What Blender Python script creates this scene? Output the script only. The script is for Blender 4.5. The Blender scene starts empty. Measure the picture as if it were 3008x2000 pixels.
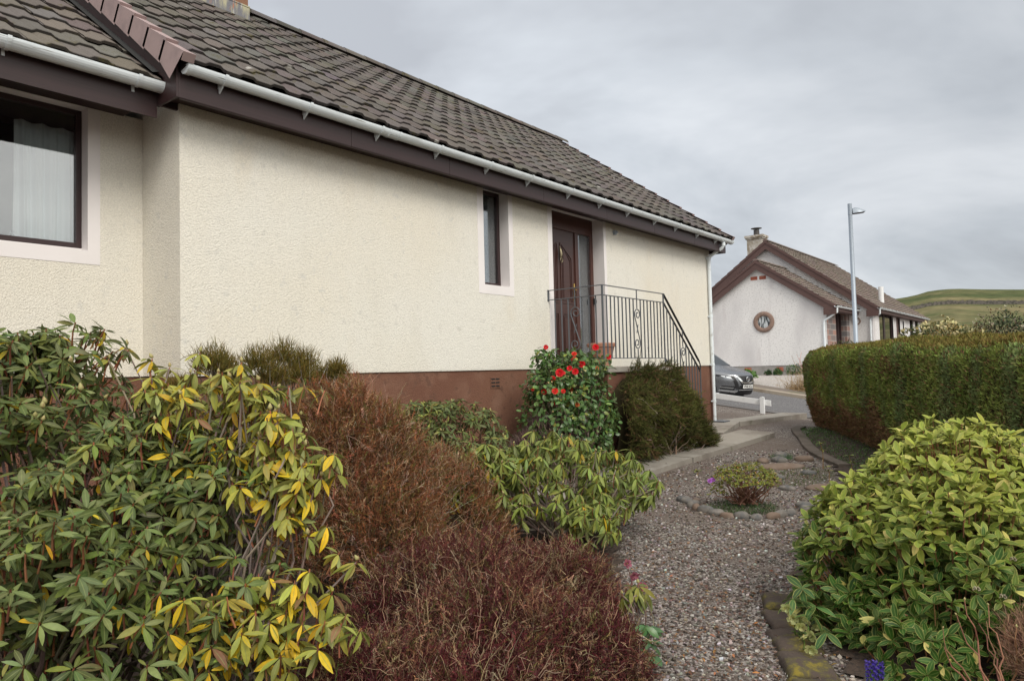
import bpy, math, random
import numpy as np
rng = np.random.default_rng(7); random.seed(7)
C = bpy.context.scene.collection
PI = math.pi
sc = bpy.context.scene
V3 = lambda *a: np.array(a, float)

# ------------------------------------------------------------------ materials
def mat(name, base=(.5,.5,.5), rough=.8, noise=None, bump=None, vary=None, spec=.5, metal=0, build=None):
    """noise=(scale, colour2, low, high): blotches; bump=(scale, strength, distance)"""
    m = bpy.data.materials.new(name); m.use_nodes = True
    nt = m.node_tree; N = nt.nodes; L = nt.links
    p = N['Principled BSDF']
    p.inputs['Base Color'].default_value = (*base, 1); p.inputs['Roughness'].default_value = rough
    p.inputs['Metallic'].default_value = metal
    p.inputs['Specular IOR Level'].default_value = spec
    geo = N.new('ShaderNodeNewGeometry')
    col = None
    if noise:
        for k, (s, c2, lo, hi) in enumerate(noise if isinstance(noise, list) else [noise]):
            mp = N.new('ShaderNodeMapping'); L.new(geo.outputs['Position'], mp.inputs['Vector'])
            mp.inputs['Scale'].default_value = s if isinstance(s, tuple) else (s, s, s)
            mp.inputs['Location'].default_value = (3.1*k, 1.7*k, .3*k)
            n = N.new('ShaderNodeTexNoise'); n.inputs['Scale'].default_value = 1; n.inputs['Detail'].default_value = 5
            L.new(mp.outputs[0], n.inputs['Vector'])
            r = N.new('ShaderNodeMapRange'); r.inputs[1].default_value = lo; r.inputs[2].default_value = hi
            L.new(n.outputs['Fac'], r.inputs[0])
            mx = N.new('ShaderNodeMix'); mx.data_type = 'RGBA'
            L.new(r.outputs[0], mx.inputs[0])
            if col is None: mx.inputs[6].default_value = (*base, 1)
            else: L.new(col, mx.inputs[6])
            mx.inputs[7].default_value = (*c2, 1)
            col = mx.outputs[2]
        L.new(col, p.inputs['Base Color'])
    if bump:
        last = None
        for (s, st, di) in (bump if isinstance(bump, list) else [bump]):
            n = N.new('ShaderNodeTexNoise'); n.inputs['Scale'].default_value = s; n.inputs['Detail'].default_value = 3
            L.new(geo.outputs['Position'], n.inputs['Vector'])
            b = N.new('ShaderNodeBump'); b.inputs['Strength'].default_value = st; b.inputs['Distance'].default_value = di
            L.new(n.outputs['Fac'], b.inputs['Height'])
            if last is not None: L.new(last, b.inputs['Normal'])
            last = b.outputs[0]
        L.new(last, p.inputs['Normal'])
    if build: build(nt, p, geo, col)
    return m

def col_mat(name, rough=.5, trans=.0, spec=.4, midrib=None, bumps=None, back=1.0, edge=None):
    """colour from the mesh attribute Col; midrib colour along the leaf's centre from attribute uvp"""
    m = bpy.data.materials.new(name); m.use_nodes = True
    nt = m.node_tree; N = nt.nodes; L = nt.links; p = N['Principled BSDF']
    a = N.new('ShaderNodeAttribute'); a.attribute_name = 'Col'
    col = a.outputs['Color']
    if midrib or edge:
        u = N.new('ShaderNodeAttribute'); u.attribute_name = 'uvp'
        sp = N.new('ShaderNodeSeparateXYZ'); L.new(u.outputs['Vector'], sp.inputs[0])
        ab = N.new('ShaderNodeMath'); ab.operation = 'ABSOLUTE'; L.new(sp.outputs[0], ab.inputs[0])
    if midrib:
        r = N.new('ShaderNodeMapRange'); r.inputs[1].default_value = .05; r.inputs[2].default_value = .16; r.inputs[3].default_value = .6; r.inputs[4].default_value = 0
        L.new(ab.outputs[0], r.inputs[0])
        mx = N.new('ShaderNodeMix'); mx.data_type = 'RGBA'; L.new(r.outputs[0], mx.inputs[0]); L.new(col, mx.inputs[6]); mx.inputs[7].default_value = (*midrib, 1)
        col = mx.outputs[2]
    if edge:
        r = N.new('ShaderNodeMapRange'); r.inputs[1].default_value = .72; r.inputs[2].default_value = 1.0; r.inputs[3].default_value = 0; r.inputs[4].default_value = .55
        L.new(ab.outputs[0], r.inputs[0])
        mx = N.new('ShaderNodeMix'); mx.data_type = 'RGBA'; L.new(r.outputs[0], mx.inputs[0]); L.new(col, mx.inputs[6]); mx.inputs[7].default_value = (*edge, 1)
        col = mx.outputs[2]
    geo = N.new('ShaderNodeNewGeometry')
    n = N.new('ShaderNodeTexNoise'); n.inputs['Scale'].default_value = 60; L.new(geo.outputs['Position'], n.inputs['Vector'])
    r = N.new('ShaderNodeMapRange'); r.inputs[3].default_value = .75; r.inputs[4].default_value = 1.25; L.new(n.outputs['Fac'], r.inputs[0])
    mu = N.new('ShaderNodeVectorMath'); mu.operation = 'SCALE'; L.new(col, mu.inputs[0]); L.new(r.outputs[0], mu.inputs['Scale']); col = mu.outputs[0]
    if back != 1.0:
        mx = N.new('ShaderNodeMix'); mx.data_type = 'RGBA'; L.new(geo.outputs['Backfacing'], mx.inputs[0]); L.new(col, mx.inputs[6])
        m2 = N.new('ShaderNodeMix'); m2.data_type = 'RGBA'; m2.inputs[0].default_value = back; L.new(col, m2.inputs[6]); m2.inputs[7].default_value = (.30, .34, .17, 1)
        L.new(m2.outputs[2], mx.inputs[7]); col = mx.outputs[2]
    L.new(col, p.inputs['Base Color']); p.inputs['Roughness'].default_value = rough; p.inputs['Specular IOR Level'].default_value = spec
    if bumps:
        b = N.new('ShaderNodeBump'); b.inputs['Strength'].default_value = bumps; b.inputs['Distance'].default_value = .004
        n2 = N.new('ShaderNodeTexNoise'); n2.inputs['Scale'].default_value = 90; L.new(geo.outputs['Position'], n2.inputs['Vector'])
        L.new(n2.outputs['Fac'], b.inputs['Height']); L.new(b.outputs[0], p.inputs['Normal'])
    if trans:
        t = N.new('ShaderNodeBsdfTranslucent'); L.new(col, t.inputs['Color'])
        ms = N.new('ShaderNodeMixShader'); ms.inputs[0].default_value = trans
        L.new(p.outputs[0], ms.inputs[1]); L.new(t.outputs[0], ms.inputs[2]); L.new(ms.outputs[0], N['Material Output'].inputs['Surface'])
    return m

def glass_mat(name, tint=(.96,.98,.98), refl=.12, rough=.02):
    m = bpy.data.materials.new(name); m.use_nodes = True
    nt = m.node_tree; N = nt.nodes; L = nt.links; N.remove(N['Principled BSDF'])
    t = N.new('ShaderNodeBsdfTransparent'); t.inputs[0].default_value = (*tint, 1)
    g = N.new('ShaderNodeBsdfGlossy'); g.inputs['Roughness'].default_value = rough; g.inputs[0].default_value = (.95,.97,1,1)
    lw = N.new('ShaderNodeLayerWeight'); lw.inputs['Blend'].default_value = .35
    r = N.new('ShaderNodeMapRange'); r.inputs[3].default_value = refl; r.inputs[4].default_value = .9; L.new(lw.outputs['Fresnel'], r.inputs[0])
    ms = N.new('ShaderNodeMixShader'); L.new(r.outputs[0], ms.inputs[0]); L.new(t.outputs[0], ms.inputs[1]); L.new(g.outputs[0], ms.inputs[2])
    L.new(ms.outputs[0], N['Material Output'].inputs['Surface'])
    return m

M = {}
def render_build(rain, yellow):
    def f(nt, p, geo, col):
        N = nt.nodes; L = nt.links
        # roughcast grain: voronoi pebbles over noise
        v = N.new('ShaderNodeTexVoronoi'); v.inputs['Scale'].default_value = 95; v.feature = 'SMOOTH_F1'; L.new(geo.outputs['Position'], v.inputs['Vector'])
        n = N.new('ShaderNodeTexNoise'); n.inputs['Scale'].default_value = 62; n.inputs['Detail'].default_value = 4; n.inputs['Roughness'].default_value = .7; L.new(geo.outputs['Position'], n.inputs['Vector'])
        ad = N.new('ShaderNodeMath'); ad.operation = 'SUBTRACT'; L.new(n.outputs['Fac'], ad.inputs[0]); L.new(v.outputs['Distance'], ad.inputs[1])
        b = N.new('ShaderNodeBump'); b.inputs['Strength'].default_value = .7; b.inputs['Distance'].default_value = .008
        L.new(ad.outputs[0], b.inputs['Height']); L.new(b.outputs[0], p.inputs['Normal'])
        r = N.new('ShaderNodeMapRange'); r.inputs[1].default_value = -.15; r.inputs[2].default_value = .5; r.inputs[3].default_value = .86; r.inputs[4].default_value = 1.05
        L.new(ad.outputs[0], r.inputs[0])
        mu = N.new('ShaderNodeVectorMath'); mu.operation = 'SCALE'; L.new(col, mu.inputs[0]); L.new(r.outputs[0], mu.inputs['Scale'])
        L.new(mu.outputs[0], p.inputs['Base Color'])
    return f
M['cream'] = mat('cream_roughcast', (.85,.805,.705), .95, noise=[(.45,(.86,.835,.765),.40,.62), ((2.6,2.6,.5),(.79,.755,.67),.58,.82), ((.9,.9,.5),(.80,.725,.60),.62,.82), (9,(.76,.735,.67),.60,.72)], spec=.15, build=render_build(0,0))
M['brownrender'] = mat('brown_roughcast', (.225,.112,.075), .9, noise=[(.5,(.18,.085,.058),.45,.65), (2.5,(.27,.15,.105),.55,.75), (11,(.16,.085,.06),.58,.70)], spec=.2, build=render_build(0,0))
M['whiterender'] = mat('white_roughcast', (.84,.83,.83), .95, noise=[((.5,.5,.22),(.58,.56,.58),.48,.72), ((2.5,2.5,.4),(.62,.58,.59),.56,.76), (14,(.66,.65,.65),.52,.66)], spec=.15, build=render_build(0,0))
M['band'] = mat('smooth_render_band', (.85,.81,.81), .85, noise=(2,(.79,.755,.75),.45,.7), bump=(60,.1,.003), spec=.2)
M['plinthgrey'] = mat('grey_plinth', (.30,.285,.27), .95, noise=(3,(.22,.21,.2),.45,.7), bump=(50,.4,.01))
def wood(nt, p, geo, col):
    N = nt.nodes; L = nt.links
    mp = N.new('ShaderNodeMapping'); mp.inputs['Scale'].default_value = (2.5, 60, 60); L.new(geo.outputs['Position'], mp.inputs['Vector'])
    n = N.new('ShaderNodeTexNoise'); n.inputs['Scale'].default_value = 1; n.inputs['Detail'].default_value = 4; L.new(mp.outputs[0], n.inputs['Vector'])
    r = N.new('ShaderNodeMapRange'); r.inputs[1].default_value = .3; r.inputs[2].default_value = .7; r.inputs[3].default_value = .86; r.inputs[4].default_value = 1.15; L.new(n.outputs['Fac'], r.inputs[0])
    mu = N.new('ShaderNodeVectorMath'); mu.operation = 'SCALE'; mu.inputs[0].default_value = p.inputs['Base Color'].default_value[:3]; L.new(r.outputs[0], mu.inputs['Scale'])
    L.new(mu.outputs[0], p.inputs['Base Color'])
M['mahog'] = mat('mahogany_pvc', (.034,.016,.017), .42, build=wood)
M['door'] = mat('mahogany_door', (.062,.025,.020), .36, build=wood)
M['doorred'] = mat('red_mahogany_frame', (.075,.027,.020), .38, build=wood)
M['barge2'] = mat('brown_bargeboard', (.10,.054,.048), .6, noise=(1.5,(.085,.045,.04),.4,.7))
M['vergecap'] = mat('pinkish_verge_cap', (.36,.265,.26), .7, noise=(6,(.28,.21,.21),.45,.7), bump=(80,.1,.003))
M['pvc'] = mat('white_pvc', (.76,.82,.86), .35, noise=[((1.5,9,9),(.50,.53,.53),.58,.74),((4,20,60),(.30,.30,.27),.66,.74)])
M['grime'] = mat('gutter_grime', (.10,.10,.09), .9, noise=(20,(.2,.2,.17),.45,.6))
M['iron'] = mat('grey_painted_iron', (.10,.108,.122), .45, bump=(120,.1,.002))
M['blackrail'] = mat('black_handrail', (.02,.022,.025), .35)
M['conc'] = mat('weathered_concrete', (.30,.275,.24), .95, noise=[(1.3,(.20,.175,.15),.45,.70), (9,(.34,.32,.285),.55,.75), (3,(.10,.10,.055),.62,.74)], bump=[(30,.3,.01),(200,.25,.003)])
M['terracotta'] = mat('terracotta', (.42,.20,.13), .75, noise=(7,(.50,.30,.22),.5,.75), bump=(60,.1,.003))
M['brass'] = mat('brass', (.75,.50,.16), .3, metal=1)
M['dullbrass'] = mat('tarnished_brass', (.35,.30,.20), .4, metal=1)
M['curtain'] = mat('net_curtain', (.80,.86,.88), .9, spec=.1)
M['bluecurtain'] = mat('blue_grey_curtain', (.66,.80,.82), .9, noise=((30,1,.6),(.50,.63,.67),.35,.7), spec=.1)
M['dark'] = mat('dark_interior', (.03,.032,.04), .9)
M['room'] = mat('room_walls', (.10,.11,.13), .9)
M['glass'] = glass_mat('window_glass', refl=.15)
M['glass2'] = glass_mat('neighbour_glass', tint=(.4,.42,.42), refl=.35)
M['vaseglass'] = glass_mat('vase_glass', tint=(.75,.8,.8), refl=.2)
M['slate'] = mat('slate_black', (.02,.02,.02), .9)
M['chim'] = mat('chimney_render_brown', (.24,.125,.075), .9, noise=(3,(.30,.17,.11),.45,.7), bump=(40,.3,.01))
M['flash'] = mat('lead_flashing', (.17,.17,.19), .55, noise=[((9,9,2),(.42,.40,.27),.48,.6), ((14,14,3),(.40,.17,.09),.62,.7), ((20,20,3),(.5,.5,.48),.64,.72)], metal=.0)
M['oldrender'] = mat('stained_chimney_render', (.45,.42,.37), .95, noise=[(2.5,(.25,.2,.14),.45,.7),(5,(.6,.58,.55),.5,.7)], bump=(30,.3,.01))
M['flue'] = mat('dark_flue_metal', (.05,.045,.045), .5)
M['stonecl'] = None
M['redbrick'] = mat('red_air_brick', (.30,.075,.045), .9, noise=(6,(.38,.14,.09),.45,.6), bump=(40,.3,.01))
M['romanred'] = mat('brown_stone_ring', (.26,.175,.14), .9, noise=(8,(.20,.14,.115),.45,.65))
M['galv'] = mat('galvanised_steel', (.34,.39,.45), .45, noise=((3,3,.5),(.33,.37,.42),.45,.7), metal=.3)
M['lampblk'] = mat('lamp_underside', (.05,.045,.05), .5)
M['whitepaint'] = mat('white_painted_wood', (.80,.81,.82), .55, noise=((1,8,8),(.70,.71,.71),.55,.75))
M['carpaint'] = mat('metallic_grey_paint', (.235,.245,.265), .26, metal=.75)
M['carblk'] = mat('car_black_plastic', (.012,.012,.014), .45)
M['chrome'] = mat('chrome', (.75,.78,.8), .12, metal=1)
M['silver'] = mat('satin_silver_trim', (.55,.56,.58), .3, metal=.6)
M['lens'] = mat('headlamp_lens', (.45,.47,.5), .08, metal=.85)
M['lensdark'] = mat('headlamp_dark', (.06,.06,.07), .15, metal=.5)
M['plate'] = mat('number_plate_white', (.78,.78,.76), .4)
M['platetxt'] = mat('plate_black', (.012,.012,.012), .5)
M['carglass'] = mat('car_glass', (.02,.025,.03), .05, spec=1)
M['tyre'] = mat('tyre_rubber', (.02,.02,.02), .85)
M['bark'] = mat('grey_bark', (.23,.19,.16), .9, noise=(14,(.33,.29,.26),.45,.65), bump=(80,.5,.006))
M['redbark'] = mat('brown_bark', (.14,.075,.05), .85, noise=(14,(.22,.14,.11),.5,.7), bump=(80,.4,.005))
M['stone'] = mat('smooth_cobble', (.16,.145,.13), .85, noise=[(9,(.10,.10,.10),.45,.6),(16,(.24,.21,.19),.55,.75)], bump=(60,.25,.006))
M['bigstone'] = mat('brown_cobble', (.17,.12,.09), .85, noise=[(7,(.22,.17,.14),.5,.7)], bump=(50,.3,.006))
M['leaf_rh'] = col_mat('rhododendron_leaf', .5, .12, .28, midrib=(.22,.25,.09), back=.4)
M['leaf_sk'] = col_mat('skimmia_leaf', .5, .18, .3, midrib=(.20,.28,.07), edge=(.62,.57,.18), back=.3)
M['leaf_cam'] = col_mat('camellia_leaf', .3, .10, .45, midrib=(.12,.18,.06), back=.3)
M['leaf'] = col_mat('small_leaf', .5, .18, .35)
M['twiggy'] = col_mat('heather_twig', .85, .05, .1)
M['conifer'] = col_mat('conifer_scale', .8, .1, .15)
M['petal'] = col_mat('petal', .5, .25, .3)
M['chips'] = col_mat('gravel_chip', .75, 0, .35)
M['litter'] = col_mat('leaf_litter', .8, .1, .2)

# stone cladding (brick texture: squared rubble in pink and grey)
def clad(nt, p, geo, col):
    N = nt.nodes; L = nt.links
    tc = N.new('ShaderNodeSeparateXYZ'); L.new(geo.outputs['Position'], tc.inputs[0])
    ad = N.new('ShaderNodeMath'); L.new(tc.outputs[0], ad.inputs[0]); L.new(tc.outputs[1], ad.inputs[1])
    cb = N.new('ShaderNodeCombineXYZ'); L.new(ad.outputs[0], cb.inputs[0]); L.new(tc.outputs[2], cb.inputs[1])
    b = N.new('ShaderNodeTexBrick'); b.inputs['Scale'].default_value = 1; b.inputs['Brick Width'].default_value = .75; b.inputs['Row Height'].default_value = .26
    b.inputs['Mortar Size'].default_value = .018; b.inputs['Color1'].default_value = (.36,.20,.16,1); b.inputs['Color2'].default_value = (.16,.155,.16,1); b.inputs['Mortar'].default_value = (.35,.33,.31,1)
    L.new(cb.outputs[0], b.inputs['Vector']); L.new(b.outputs['Color'], p.inputs['Base Color'])
M['clad'] = mat('stone_cladding', (.3,.25,.2), .9, build=clad)

def tile_build(nt, p, geo, col):
    N = nt.nodes; L = nt.links
    a = N.new('ShaderNodeAttribute'); a.attribute_name = 'Col'
    # moss and lichen patches
    n = N.new('ShaderNodeTexNoise'); n.inputs['Scale'].default_value = 5; n.inputs['Detail'].default_value = 6; n.inputs['Roughness'].default_value = .7; L.new(geo.outputs['Position'], n.inputs['Vector'])
    r = N.new('ShaderNodeMapRange'); r.inputs[1].default_value = .575; r.inputs[2].default_value = .66; r.inputs[4].default_value = .75; L.new(n.outputs['Fac'], r.inputs[0])
    m1 = N.new('ShaderNodeMix'); m1.data_type = 'RGBA'; L.new(r.outputs[0], m1.inputs[0]); L.new(a.outputs['Color'], m1.inputs[6]); m1.inputs[7].default_value = (.085,.075,.03,1)
    v = N.new('ShaderNodeTexVoronoi'); v.inputs['Scale'].default_value = 2.1; L.new(geo.outputs['Position'], v.inputs['Vector'])
    r2 = N.new('ShaderNodeMapRange'); r2.inputs[1].default_value = .06; r2.inputs[2].default_value = .09; r2.inputs[3].default_value = .75; r2.inputs[4].default_value = 0; L.new(v.outputs['Distance'], r2.inputs[0])
    m2 = N.new('ShaderNodeMix'); m2.data_type = 'RGBA'; L.new(r2.outputs[0], m2.inputs[0]); L.new(m1.outputs[2], m2.inputs[6]); m2.inputs[7].default_value = (.42,.41,.38,1)
    n3 = N.new('ShaderNodeTexNoise'); n3.inputs['Scale'].default_value = 160; L.new(geo.outputs['Position'], n3.inputs['Vector'])
    r3 = N.new('ShaderNodeMapRange'); r3.inputs[1].default_value = .3; r3.inputs[2].default_value = .7; r3.inputs[3].default_value = .75; r3.inputs[4].default_value = 1.25; L.new(n3.outputs['Fac'], r3.inputs[0])
    mu = N.new('ShaderNodeVectorMath'); mu.operation = 'SCALE'; L.new(m2.outputs[2], mu.inputs[0]); L.new(r3.outputs[0], mu.inputs['Scale'])
    L.new(mu.outputs[0], p.inputs['Base Color'])
    b = N.new('ShaderNodeBump'); b.inputs['Strength'].default_value = .5; b.inputs['Distance'].default_value = .004; L.new(n3.outputs['Fac'], b.inputs['Height']); L.new(b.outputs[0], p.inputs['Normal'])
M['tile'] = mat('concrete_roof_tile', (.13,.11,.10), .9, spec=.2, build=tile_build)

def gravel_build(scale, pale, dark, brown):
    def f(nt, p, geo, col):
        N = nt.nodes; L = nt.links
        v = N.new('ShaderNodeTexVoronoi'); v.inputs['Scale'].default_value = scale; L.new(geo.outputs['Position'], v.inputs['Vector'])
        sp = N.new('ShaderNodeSeparateXYZ'); L.new(v.outputs['Color'], sp.inputs[0])
        cr = N.new('ShaderNodeValToRGB'); e = cr.color_ramp.elements
        e[0].color = (*dark, 1); e[0].position = .12; e[1].color = (*pale, 1); e[1].position = .97
        k = e.new(.45); k.color = (*brown, 1); k = e.new(.72); k.color = tuple(q*.55 for q in pale) + (1,)
        L.new(sp.outputs[0], cr.inputs[0])
        n = N.new('ShaderNodeTexNoise'); n.inputs['Scale'].default_value = 1.1; n.inputs['Detail'].default_value = 4; L.new(geo.outputs['Position'], n.inputs['Vector'])
        r = N.new('ShaderNodeMapRange'); r.inputs[1].default_value = .42; r.inputs[2].default_value = .62; r.inputs[3].default_value = 0; r.inputs[4].default_value = .7; L.new(n.outputs['Fac'], r.inputs[0])
        mx = N.new('ShaderNodeMix'); mx.data_type = 'RGBA'; L.new(r.outputs[0], mx.inputs[0]); L.new(cr.outputs[0], mx.inputs[6]); mx.inputs[7].default_value = (*brown, 1)
        L.new(mx.outputs[2], p.inputs['Base Color'])
        b = N.new('ShaderNodeBump'); b.inputs['Strength'].default_value = 1; b.inputs['Distance'].default_value = .012; b.invert = True
        L.new(v.outputs['Distance'], b.inputs['Height']); L.new(b.outputs[0], p.inputs['Normal'])
    return f
M['gravel'] = mat('gravel', rough=.9, build=gravel_build(75, (.42,.375,.345), (.052,.040,.034), (.135,.102,.082)))
M['palegravel'] = mat('pale_gravel', rough=.9, build=gravel_build(45, (.72,.69,.67), (.25,.22,.2), (.40,.36,.33)))
M['asphalt'] = mat('asphalt', rough=.9, build=gravel_build(60, (.30,.29,.29), (.06,.06,.065), (.13,.125,.13)))
M['soil'] = mat('garden_soil', (.055,.036,.026), .95, noise=[(6,(.09,.06,.045),.45,.65),(30,(.03,.022,.018),.5,.65)], bump=[(20,.8,.03),(90,.6,.01)])
M['darkband'] = mat('tarmac_edging', (.12,.112,.11), .9, noise=(5,(.15,.14,.135),.45,.65), bump=(120,.3,.004))
M['edgeconc'] = mat('dirty_edging', (.13,.105,.085), .95, noise=[(3,(.08,.065,.05),.42,.66)], bump=(40,.3,.006))
M['kerb'] = mat('kerb_concrete', (.36,.31,.25), .9, noise=[(2,(.26,.21,.16),.45,.65)], bump=(60,.3,.005))
M['pavement'] = mat('pavement_tar', (.17,.135,.115), .95, noise=[(1.5,(.14,.13,.08),.45,.6)], bump=(90,.3,.004))
def hillb(nt, p, geo, col):
    N = nt.nodes; L = nt.links
    sp = N.new('ShaderNodeSeparateXYZ'); L.new(geo.outputs['Position'], sp.inputs[0])
    n = N.new('ShaderNodeTexNoise'); n.inputs['Scale'].default_value = .035; n.inputs['Detail'].default_value = 8; n.inputs['Roughness'].default_value = .65; L.new(geo.outputs['Position'], n.inputs['Vector'])
    cr = N.new('ShaderNodeValToRGB'); e = cr.color_ramp.elements
    e[0].color = (.062,.082,.032,1); e[0].position = .36; e[1].color = (.20,.17,.09,1); e[1].position = .72
    k = e.new(.52); k.color = (.095,.105,.045,1)
    # the pasture below the dry-stone dyke is paler, rougher grass
    r = N.new('ShaderNodeMapRange'); r.inputs[1].default_value = 26.5; r.inputs[2].default_value = 23.0; r.inputs[3].default_value = 0; r.inputs[4].default_value = .13; L.new(sp.outputs[2], r.inputs[0])
    ad = N.new('ShaderNodeMath'); L.new(n.outputs['Fac'], ad.inputs[0]); L.new(r.outputs[0], ad.inputs[1])
    L.new(ad.outputs[0], cr.inputs[0])
    n2 = N.new('ShaderNodeTexNoise'); n2.inputs['Scale'].default_value = .22; n2.inputs['Detail'].default_value = 8; n2.inputs['Roughness'].default_value = .75; L.new(geo.outputs['Position'], n2.inputs['Vector'])
    r2 = N.new('ShaderNodeMapRange'); r2.inputs[1].default_value = .3; r2.inputs[2].default_value = .7; r2.inputs[3].default_value = .45; r2.inputs[4].default_value = 1.5; L.new(n2.outputs['Fac'], r2.inputs[0])
    mu = N.new('ShaderNodeVectorMath'); mu.operation = 'SCALE'; L.new(cr.outputs[0], mu.inputs[0]); L.new(r2.outputs[0], mu.inputs['Scale'])
    L.new(mu.outputs[0], p.inputs['Base Color'])
M['hill'] = mat('hill_pasture', rough=1, spec=.05, build=hillb)
M['drystone'] = mat('dry_stone', (.16,.14,.125), .95, noise=(1.5,(.08,.075,.065),.45,.6))
def mossb(nt, p, geo, col):
    N = nt.nodes; L = nt.links
    n = N.new('ShaderNodeTexNoise'); n.inputs['Scale'].default_value = 7; n.inputs['Detail'].default_value = 7; n.inputs['Roughness'].default_value = .7; L.new(geo.outputs['Position'], n.inputs['Vector'])
    cr = N.new('ShaderNodeValToRGB'); e = cr.color_ramp.elements
    e[0].color = (.07,.05,.04,1); e[0].position = .50; e[1].color = (.20,.155,.02,1); e[1].position = .66
    k = e.new(.57); k.color = (.09,.075,.03,1); k = e.new(.80); k.color = (.16,.08,.015,1)
    L.new(n.outputs['Fac'], cr.inputs[0]); L.new(cr.outputs[0], p.inputs['Base Color'])
    b = N.new('ShaderNodeBump'); b.inputs['Distance'].default_value = .02; b.inputs['Strength'].default_value = .8; L.new(n.outputs['Fac'], b.inputs['Height']); L.new(b.outputs[0], p.inputs['Normal'])
M['mossstone'] = mat('mossy_edging_stone', rough=.95, build=mossb)

# ------------------------------------------------------------------ mesh builder
BASE = {}
class MB:
    def __init__(s): s.v = []; s.f = []; s.c = []; s.u = []; s.n = 0
    def add(s, verts, faces, col=(.5,.5,.5), uv=None):
        verts = np.asarray(verts, float).reshape(-1, 3); faces = np.asarray(faces, int)
        s.v.append(verts); s.f.append(faces + s.n)
        c = np.asarray(col, float)
        if c.ndim == 1: c = np.repeat(c[None], len(verts), 0)
        s.c.append(c); s.u.append(np.zeros((len(verts), 2)) if uv is None else uv)
        s.n += len(verts)
    def box(s, x0, x1, y0, y1, z0, z1, col=(.5,.5,.5)):
        v = [(x, y, z) for z in (z0, z1) for y in (y0, y1) for x in (x0, x1)]
        s.add(v, [(0,2,3,1),(4,5,7,6),(0,1,5,4),(2,6,7,3),(0,4,6,2),(1,3,7,5)], col); return s
    def prism(s, poly, a, b, axis='y', col=(.5,.5,.5)):
        """poly: list of (p,q) in the plane across `axis`, swept from a to b; general n-gon caps (stored as fans)"""
        n = len(poly)
        def P(p, q, t): return {'y': (p, t, q), 'x': (t, p, q), 'z': (p, q, t)}[axis]
        v = [P(p, q, a) for p, q in poly] + [P(p, q, b) for p, q in poly]
        s.add(v, [(i, (i+1) % n, n+(i+1) % n, n+i) for i in range(n)], col)
        for base, t in ((0, a), (1, b)):
            cpt = np.mean([P(p, q, t) for p, q in poly], 0)
            vv = [P(p, q, t) for p, q in poly] + [tuple(cpt)]
            s.add(vv, [(i, (i+1) % n, n) if base else ((i+1) % n, i, n) for i in range(n)], col)
        return s
    def tube(s, pts, r, k=8, col=(.5,.5,.5), cap=True):
        pts = [np.array(p, float) for p in pts]; m = len(pts)
        rr = r if hasattr(r, '__len__') else [r]*m
        up = V3(0, 0, 1); rings = []
        prev = None
        for i, p in enumerate(pts):
            t = pts[min(i+1, m-1)] - pts[max(i-1, 0)]; t /= np.linalg.norm(t) + 1e-9
            if prev is None:
                a = np.cross(t, up if abs(t[2]) < .95 else V3(1, 0, 0))
            else:
                a = prev - t*np.dot(prev, t)
            a /= np.linalg.norm(a) + 1e-9; prev = a; b = np.cross(t, a)
            rings.append([p + rr[i]*(a*math.cos(2*PI*j/k) + b*math.sin(2*PI*j/k)) for j in range(k)])
        v = [q for rg in rings for q in rg]
        f = [(i*k+j, i*k+(j+1) % k, (i+1)*k+(j+1) % k, (i+1)*k+j) for i in range(m-1) for j in range(k)]
        s.add(v, f, col)
        if cap:
            for i, fl in ((0, 1), (m-1, 0)):
                vv = rings[i] + [pts[i]]
                s.add(vv, [((j+1) % k, j, k) if fl else (j, (j+1) % k, k) for j in range(k)], col)
        return s
    def lathe(s, prof, c=(0,0,0), k=24, col=(.5,.5,.5)):
        m = len(prof)
        v = [(c[0]+r*math.cos(2*PI*j/k), c[1]+r*math.sin(2*PI*j/k), c[2]+z) for r, z in prof for j in range(k)]
        f = [(i*k+j, i*k+(j+1) % k, (i+1)*k+(j+1) % k, (i+1)*k+j) for i in range(m-1) for j in range(k)]
        s.add(v, f, col); return s
    def grid(s, fn, us, vs, col=(.5,.5,.5)):
        v = [fn(u, w) for w in vs for u in us]; n = len(us)
        f = [(j*n+i, j*n+i+1, (j+1)*n+i+1, (j+1)*n+i) for j in range(len(vs)-1) for i in range(n-1)]
        s.add(v, f, col); return s
    def build(s, name, m, parent=None, smooth=False, origin=None):
        me = bpy.data.meshes.new(name)
        v = np.concatenate(s.v)
        o = bpy.data.objects.new(name, me)
        off = np.zeros(3)
        if origin is not None: off = np.array(origin, float)
        elif parent is not None: off = np.array(BASE.get(parent.name, (0, 0, 0)), float)
        v = v - off
        counts = np.concatenate([np.full(len(f), f.shape[1]) for f in s.f])
        loops = np.concatenate([f.ravel() for f in s.f])
        me.vertices.add(len(v)); me.vertices.foreach_set('co', v.ravel().astype(np.float32))
        me.loops.add(len(loops)); me.loops.foreach_set('vertex_index', loops.astype(np.int32))
        me.polygons.add(len(counts)); st = np.concatenate([[0], np.cumsum(counts)[:-1]])
        me.polygons.foreach_set('loop_start', st.astype(np.int32)); me.polygons.foreach_set('loop_total', counts.astype(np.int32))
        me.polygons.foreach_set('use_smooth', np.full(len(counts), bool(smooth)))
        me.update(calc_edges=True)
        a = me.attributes.new('Col', 'FLOAT_COLOR', 'POINT'); c = np.concatenate(s.c); a.data.foreach_set('color', np.concatenate([c, np.ones((len(c), 1))], 1).ravel().astype(np.float32))
        a = me.attributes.new('uvp', 'FLOAT2', 'POINT'); a.data.foreach_set('vector', np.concatenate(s.u).ravel().astype(np.float32))
        if m is not None: me.materials.append(m)
        C.objects.link(o)
        if parent is not None: o.parent = parent; BASE[o.name] = tuple(off)
        elif origin is not None: o.location = origin
        return o

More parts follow.
